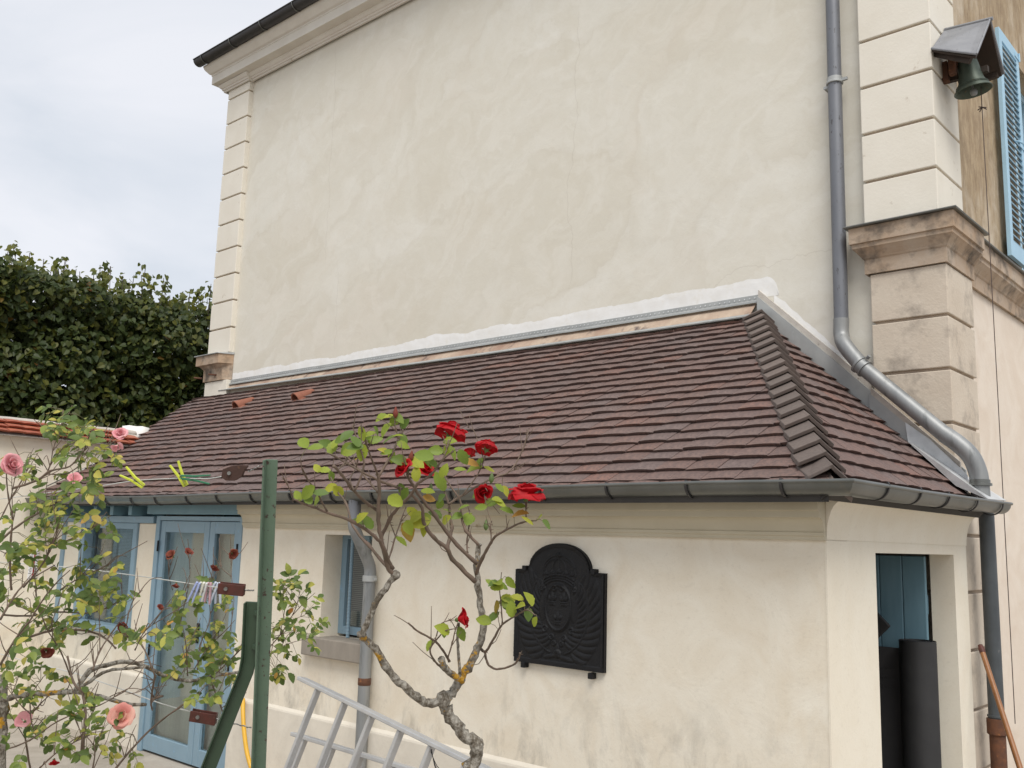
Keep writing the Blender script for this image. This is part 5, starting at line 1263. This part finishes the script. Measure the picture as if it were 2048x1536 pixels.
flower(rose, 1052, 984, D0-.12, 58, M_RED, up1*.9-CF*.05, 1.15, rings=((0, 4), (1, 5), (2, 4), (3, 6)))
flower(rose, 924, 1237, D0-.05, 44, M_RED, CR*.95+up1*.25, .9)
for x, y, d in ((791, 826, dA_), (822, 914, dA_), (861, 978, dB_), (972, 1051, dB_), (983, 957, dB_)):
    c = atd(x, y, d); MB().lathe([(.001, -.014), (.006, -.008), (.0075, 0), (.004, .010), (.001, .017)], c, 10, axis=V((rnd.uniform(-.2, .2), 0, 1))).build('bud', M_DEAD if x < 850 else M_SEPAL, rose, smooth=True)

# ------------------------------------------------------------------ big pink rose bush at the left
DB = 2.8
br0 = atd(10, 1536, DB)
bush = thing('rose_bush', 'sprawling old rose bush with pink blooms and yellowing leaves at the left', 'rose bush', V((br0.x, br0.y, .42)))
m = MB(); BRT = []
for pts, r0, r1, d0, d1 in (([(3, 1620), (4, 1480), (6, 1420), (8, 1350)], .014, .012, DB+.1, DB+.1), ([(4, 1400), (40, 1391), (75, 1389), (150, 1384), (200, 1394), (250, 1407), (292, 1410)], .0095, .005, DB+.1, DB),
    ([(150, 1384), (180, 1342), (225, 1327), (262, 1324), (300, 1337), (325, 1350), (362, 1360), (400, 1360), (437, 1350), (487, 1342), (530, 1330)], .0078, .0045, DB+.05, DB+.55), ([(155, 1382), (190, 1355), (225, 1340), (300, 1334)], .006, .004, DB+.05, DB+.1)):
    BRT.append(branch(m, pts, r0, r1, d0, d1))
m.tube([atd(3, 1618, DB+.1), V((br0.x, br0.y, .42))], [.015, .02], 10)
m.build('trunk', M_BARK, bush, smooth=True)
m = MB(); BR = []; BPAR[0] = bush
T_ = [([(7, 1230), (62, 1232), (112, 1224), (175, 1226), (217, 1214), (250, 1192)], .0042, .002), ([(50, 1277), (100, 1262), (137, 1259), (175, 1262), (207, 1274), (232, 1297)], .005, .0035),
 ([(212, 1560), (262, 1500), (307, 1454), (362, 1412), (400, 1390)], .0045, .003), ([(165, 1500), (170, 1402), (147, 1364), (135, 1312)], .006, .003), ([(185, 1340), (200, 1302), (225, 1262)], .0035, .002),
 ([(310, 1352), (282, 1287), (250, 1272), (232, 1262)], .0032, .0015), ([(310, 1352), (302, 1402), (305, 1420)], .004, .003), ([(420, 1357), (437, 1402), (446, 1425)], .004, .003), ([(325, 1392), (305, 1398)], .005, .005),
 ([(25, 977), (75, 960), (100, 942), (140, 932), (158, 912), (175, 895)], .0042, .0016), ([(92, 950), (102, 925), (107, 895), (120, 862), (127, 820)], .0028, .0012), ([(0, 1082), (37, 1050), (87, 1020), (137, 992), (200, 972)], .005, .0018),
 ([(22, 1180), (20, 1125), (22, 1075), (25, 1037), (17, 995), (12, 940)], .004, .002), ([(75, 1087), (105, 1092), (137, 1080), (175, 1062), (207, 1040)], .0038, .0018), ([(47, 1175), (87, 1125), (110, 1077), (120, 1030)], .003, .0015),
 ([(120, 1180), (160, 1155), (212, 1132), (240, 1112), (295, 1082)], .003, .0014), ([(0, 1240), (30, 1190), (60, 1160), (110, 1130)], .0045, .002), ([(0, 1330), (30, 1280), (60, 1240), (100, 1180), (140, 1140)], .0042, .0016),
 ([(375, 1352), (372, 1290), (362, 1240), (350, 1180)], .0026, .0012), ([(385, 1345), (412, 1300), (450, 1262), (470, 1240)], .0028, .0012), ([(395, 1340), (400, 1290), (420, 1240), (415, 1190), (400, 1150)], .0026, .001), ([(430, 1350), (470, 1310), (505, 1280), (560, 1250), (610, 1230)], .003, .0012),
 ([(480, 1345), (540, 1310), (570, 1290), (620, 1275)], .003, .001), ([(500, 1340), (560, 1270), (590, 1220), (600, 1180)], .0025, .001), ([(250, 1270), (262, 1210), (285, 1180)], .002, .001), ([(270, 1300), (290, 1262), (320, 1240)], .002, .001),
 ([(60, 1536), (50, 1460), (70, 1420), (110, 1380)], .004, .002), ([(10, 1500), (60, 1480), (120, 1440), (200, 1410), (235, 1390)], .003, .0012), ([(80, 1536), (120, 1500), (180, 1470)], .003, .0015), ([(180, 1560), (190, 1500), (170, 1470)], .003, .0012),
 ([(0, 1040), (20, 1000), (45, 960), (60, 930)], .003, .0015), ([(140, 1350), (120, 1300), (90, 1250), (70, 1180)], .003, .0014), ([(60, 1395), (62, 1440), (75, 1480)], .0025, .0015), ([(345, 1180), (338, 1150), (345, 1115)], .0014, .001), ([(372, 1200), (380, 1150), (377, 1110)], .0014, .001), ([(460, 1262), (468, 1200), (462, 1140), (466, 1110)], .0016, .001), ([(90, 948), (140, 945), (185, 905), (215, 890), (240, 876)], .0026, .0013), ([(415, 1190), (430, 1150), (445, 1130)], .0016, .001)]
for pts, r0, r1 in T_:
    dj = DB+rnd.uniform(-.25, .35) if pts[0][0] < 340 else DB+rnd.uniform(.38, .7)
    B(pts, r0*.82, r1*.8, dj, dj+rnd.uniform(-.15, .15))
# side twigs
for S in list(BR)+BRT[1:]:
    for _ in range(5):
        i = rnd.randrange(1, len(S)-1); p = S[i]; t = (S[i+1]-S[i-1]).normalized()
        dv_ = (t*.5+CU*rnd.uniform(-.2, 1)+CR*rnd.uniform(-.8, .8)+CF*rnd.uniform(-.6, .6)).normalized(); L = rnd.uniform(.04, .13)
        Q = smooth_path([p, p+dv_*L*.5+CU*rnd.uniform(-.01, .015), p+dv_*L+CU*rnd.uniform(-.02, .03)], 3); m.tube(Q, [.0016, .0015, .0014, .0013, .0012, .001, .0009], 5); BR.append(Q)
stuff(m.build('twigs', M_TWIG, bush, smooth=True))
# compound leaves
LMB = leaf_meshes(M_LEAFB, 'leaf'); leaves = []; pet = MB()
TW = [(S, i) for S in BR for i in range(2, len(S))]
clus = [(45, 950, 60, 9), (130, 870, 60, 13), (190, 890, 55, 9), (110, 835, 30, 3), (60, 1050, 70, 13), (120, 1030, 55, 11), (30, 1130, 45, 7), (180, 1060, 45, 5), (50, 1200, 60, 10), (120, 1180, 60, 9), (195, 1150, 50, 8), (90, 1290, 70, 9), (160, 1240, 60, 6), (40, 1370, 60, 10), (110, 1400, 70, 9), (200, 1190, 45, 5), (280, 1270, 45, 5), (370, 1230, 50, 8), (420, 1290, 55, 12), (440, 1190, 45, 7), (460, 1330, 50, 8), (390, 1330, 45, 6), (590, 1200, 45, 9), (580, 1270, 50, 11), (560, 1330, 45, 5), (620, 1250, 30, 3), (570, 1165, 30, 4), (150, 1470, 60, 7), (230, 1500, 50, 5), (60, 1480, 50, 6), (200, 1420, 45, 5), (350, 1260, 30, 3), (250, 1220, 40, 3), (420, 1400, 35, 3), (130, 1500, 50, 3), (150, 940, 40, 4), (200, 975, 35, 4)]
for cx0, cy0, rad, cnt in clus:
    for _ in range(int(cnt*2.1)):
        a = rnd.uniform(0, 6.28); r = rad*math.sqrt(rnd.random()); x, y = cx0+r*math.cos(a), cy0+r*math.sin(a)*.8
        dd = (ray(x, y)).normalized()
        S, i = min(rnd.sample(TW, min(len(TW), 260)), key=lambda q: ((q[0][q[1]]-CAM).normalized()-dd).length)
        st = S[i]; d = (st-CAM).dot(CF)+rnd.uniform(-.10, .10); tip = atd(x, y, d)
        ax_ = tip-st
        if ax_.length < .03: ax_ = V((rnd.uniform(-1, 1), rnd.uniform(-1, 1), rnd.uniform(-.4, .6)))
        ax_.normalize(); ax_ = (ax_+V((0, 0, rnd.uniform(-.25, .15)))+CF*rnd.uniform(-.3, .3)).normalized()
        ln = rnd.uniform(.6, 1.15)*.032; rach = ln*1.5
        base = tip-ax_*rach*.5
        nrm_ = (-CF*rnd.uniform(.2, .9)+V((0, 0, rnd.uniform(.3, 1.1)))+CR*rnd.uniform(-.6, .6)).normalized()
        sd_ = ax_.cross(nrm_).normalized()
        if (base-st).length < .16: pet.tube([st, st.lerp(base, .5)+V((0, 0, .006)), base], .0008, 4)
        pet.tube([base, base+ax_*rach], .0007, 4)
        col = rnd.random()
        leaves.append((orient(base+ax_*rach, ax_+V((0, 0, -.15)), nrm_, ln*1.1), base))
        for f_ in ((.45, .98) if rnd.random() < .8 else (.7,)):
            for s_ in (-1, 1):
                if rnd.random() < .1: continue
                yd = (ax_*.55+sd_*s_*.85+V((0, 0, rnd.uniform(-.35, .1)))).normalized()
                nn = (nrm_+V((rnd.gauss(0, .25), rnd.gauss(0, .25), rnd.gauss(0, .25)))).normalized()
                leaves.append((orient(base+ax_*rach*f_*.9, yd, nn, ln*(.8 if f_ < .6 else 1.)), base))
leaves.sort(key=lambda q: (q[1]-CAM).length)
for mt, _ in leaves[:300]: link('leaf', LMB[rnd.randrange(6)], bush, mt)
rest = MB()
for mt, _ in leaves[300:]:
    v_, f_ = LG[rnd.randrange(6)]; rest.add([mt @ V(q) for q in v_], f_)
o = rest.build('leaves', M_LEAFB, bush, smooth=True, fixn=False); stuff(o)
stuff(pet.build('leaf_stalks', M_TWIGG, bush))
flower(bush, 24, 930, DB-.15, 40, M_PINK, CR*.7-CF*.35+up1*.25, 1.05, rings=((0, 5), (1, 7), (2, 8)))
flower(bush, 241, 868, DB, 30, M_PINK, -CF*.5+up1*.6+CR*.2, 1, rings=((0, 4), (1, 6), (2, 7)))
flower(bush, 150, 958, DB, 28, M_PINK, -CF*.5+up1*.6+CR*.3, 1, rings=((1, 4), (2, 4)))
flower(bush, 243, 1432, DB-.1, 36, M_SALM, -CF*.75+up1*.35+CR*.2, 1.25, True, rings=((1, 3), (2, 4), (3, 5)))
flower(bush, 48, 1440, DB+.1, 32, M_PINK, -CF*.5+up1*.5, 1, rings=((2, 4),))
flower(bush, 234, 893, DB+.05, 24, M_PINK, -CF*.6-up1*.4, 1, rings=((1, 3), (2, 2)))
for x, y, s_ in ((93, 1303, 30), (343, 1110, 24), (377, 1104, 18), (466, 1108, 24), (246, 1254, 26), (430, 1135, 20), (352, 1170, 18), (108, 1524, 22), (320, 1215, 16)):
    flower(bush, x, y, DB+rnd.uniform(-.1, .2), s_, M_DEAD if x != 108 else M_RED, -CF*.3+up1*rnd.uniform(-.8, .5)+CR*rnd.uniform(-.4, .4), .9, rings=((1, 4), (2, 3)))

# ------------------------------------------------------------------ lime trees behind the boundary wall
def heart(s_):
    pts = [(0, 0), (.28, -.12), (.46, .12), (.44, .42), (.26, .72), (0, 1.02), (-.26, .72), (-.44, .42), (-.46, .12), (-.28, -.12)]
    vs_ = [(x*s_, y*s_, abs(x)*.22*s_-.10*y*y*s_) for x, y in pts]; return vs_, [(0, 1, 2, 3), (0, 3, 4, 5), (0, 5, 6, 7), (0, 7, 8, 9)]
HV, HF = heart(1.0)
def lime(y0, y1, n, label, seed):
    q = random.Random(seed); yc = (y0+y1)/2; xc = -16.1
    t = thing('lime_tree', label, 'tree', (xc, yc, 0), 'clipped lime trees beyond the garden wall')
    m = MB(); m.tube(smooth_path([(xc, yc, 0), (xc+.05, yc+.03, 1.2), (xc-.03, yc, 2.6), (xc, yc+.05, 4.3), (xc+.02, yc, 5.4)], 3), [.16-.009*i for i in range(13)], 9)
    for k in range(16):
        z = 2.0+k*.21; a = q.uniform(0, 6.28); e = V((xc+math.cos(a)*1.0, yc+math.sin(a)*1.2, z+q.uniform(.2, .7))); m.tube(smooth_path([(xc, yc, z), V((xc, yc, z)).lerp(e, .5)+V((0, 0, .1)), e], 3), [.04-.004*i for i in range(7)], 5)
    shoots = []
    for k in range(85):
        x = q.uniform(-16.9, -15.1); y = q.uniform(y0, y1); zt = 5.75+q.uniform(.1, .62); m.tube([(x, y, 5.3), (x+q.gauss(0, .05), y+q.gauss(0, .05), zt)], .006, 4); shoots.append((x, y, zt))
    m.build('trunk', M_TRUNK, t, smooth=True)
    c = MB()
    c2 = MB()
    def put(p, sz, out, c=c):
        yd = (V((0, 0, -1))*q.uniform(.2, 1)+V((q.gauss(0, .55), q.gauss(0, .55), q.gauss(0, .3)))+out*.35).normalized()
        n_ = (out*q.uniform(.2, 1.1)+V((0, 0, q.uniform(.2, 1.0)))+V((q.gauss(0, .35), q.gauss(0, .35), 0))).normalized()
        if abs(yd.dot(n_)) > .96: return
        mt = orient(p, yd, n_, sz); c.add([mt @ V(v) for v in HV], HF)
    for k in range(n):
        y = q.uniform(y0-.15, y1+.15)
        z = 1.6+4.3*q.random()**.8
        bul = .38*mnoise.noise(V((y*.9, z*.9, 3)))+.16*mnoise.noise(V((y*2.6, z*2.6, 8)))
        front = -14.75+bul-max(0, z-5.2)**2*.5
        dpt = abs(q.gauss(0, .38)); 
        p = V((front-dpt, y, z+.18*mnoise.noise(V((y*1.5, 0, 5)))))
        put(p, q.uniform(.075, .125), V((1, -.25, 0)))
    for k in range(n):
        put(V((q.uniform(-17.2, -15.2), q.uniform(y0, y1), q.uniform(2, 5.5))), q.uniform(.09, .14), V((1, 0, 0)))
    for x, y, zt in shoots:
        for k in range(q.randrange(14, 24)):
            f_ = q.random()**.8; z = 5.3+(zt-5.3)*f_; put(V((x+q.gauss(0, .07*(1.3-f_)+.02), y+q.gauss(0, .07*(1.3-f_)+.02), z+.05)), q.uniform(.08, .13)*(1.1-.3*f_), V((.8, -.5, 0)), c2)
    c.build('crown', M_LIME, t, fixn=False); c2.build('new_growth', M_LIME2, t, fixn=False)
lime(2.6, 5.2, 7400, 'dark lime tree leftmost behind the tiled garden wall', 1)
lime(5.2, 7.6, 7400, 'dark lime tree in the middle of the row behind the garden wall', 2)
lime(7.6, 10.2, 6600, 'dark lime tree nearest the house corner behind the garden wall', 3)

for o in EMP:
    if '_w' in o: del o['_w']
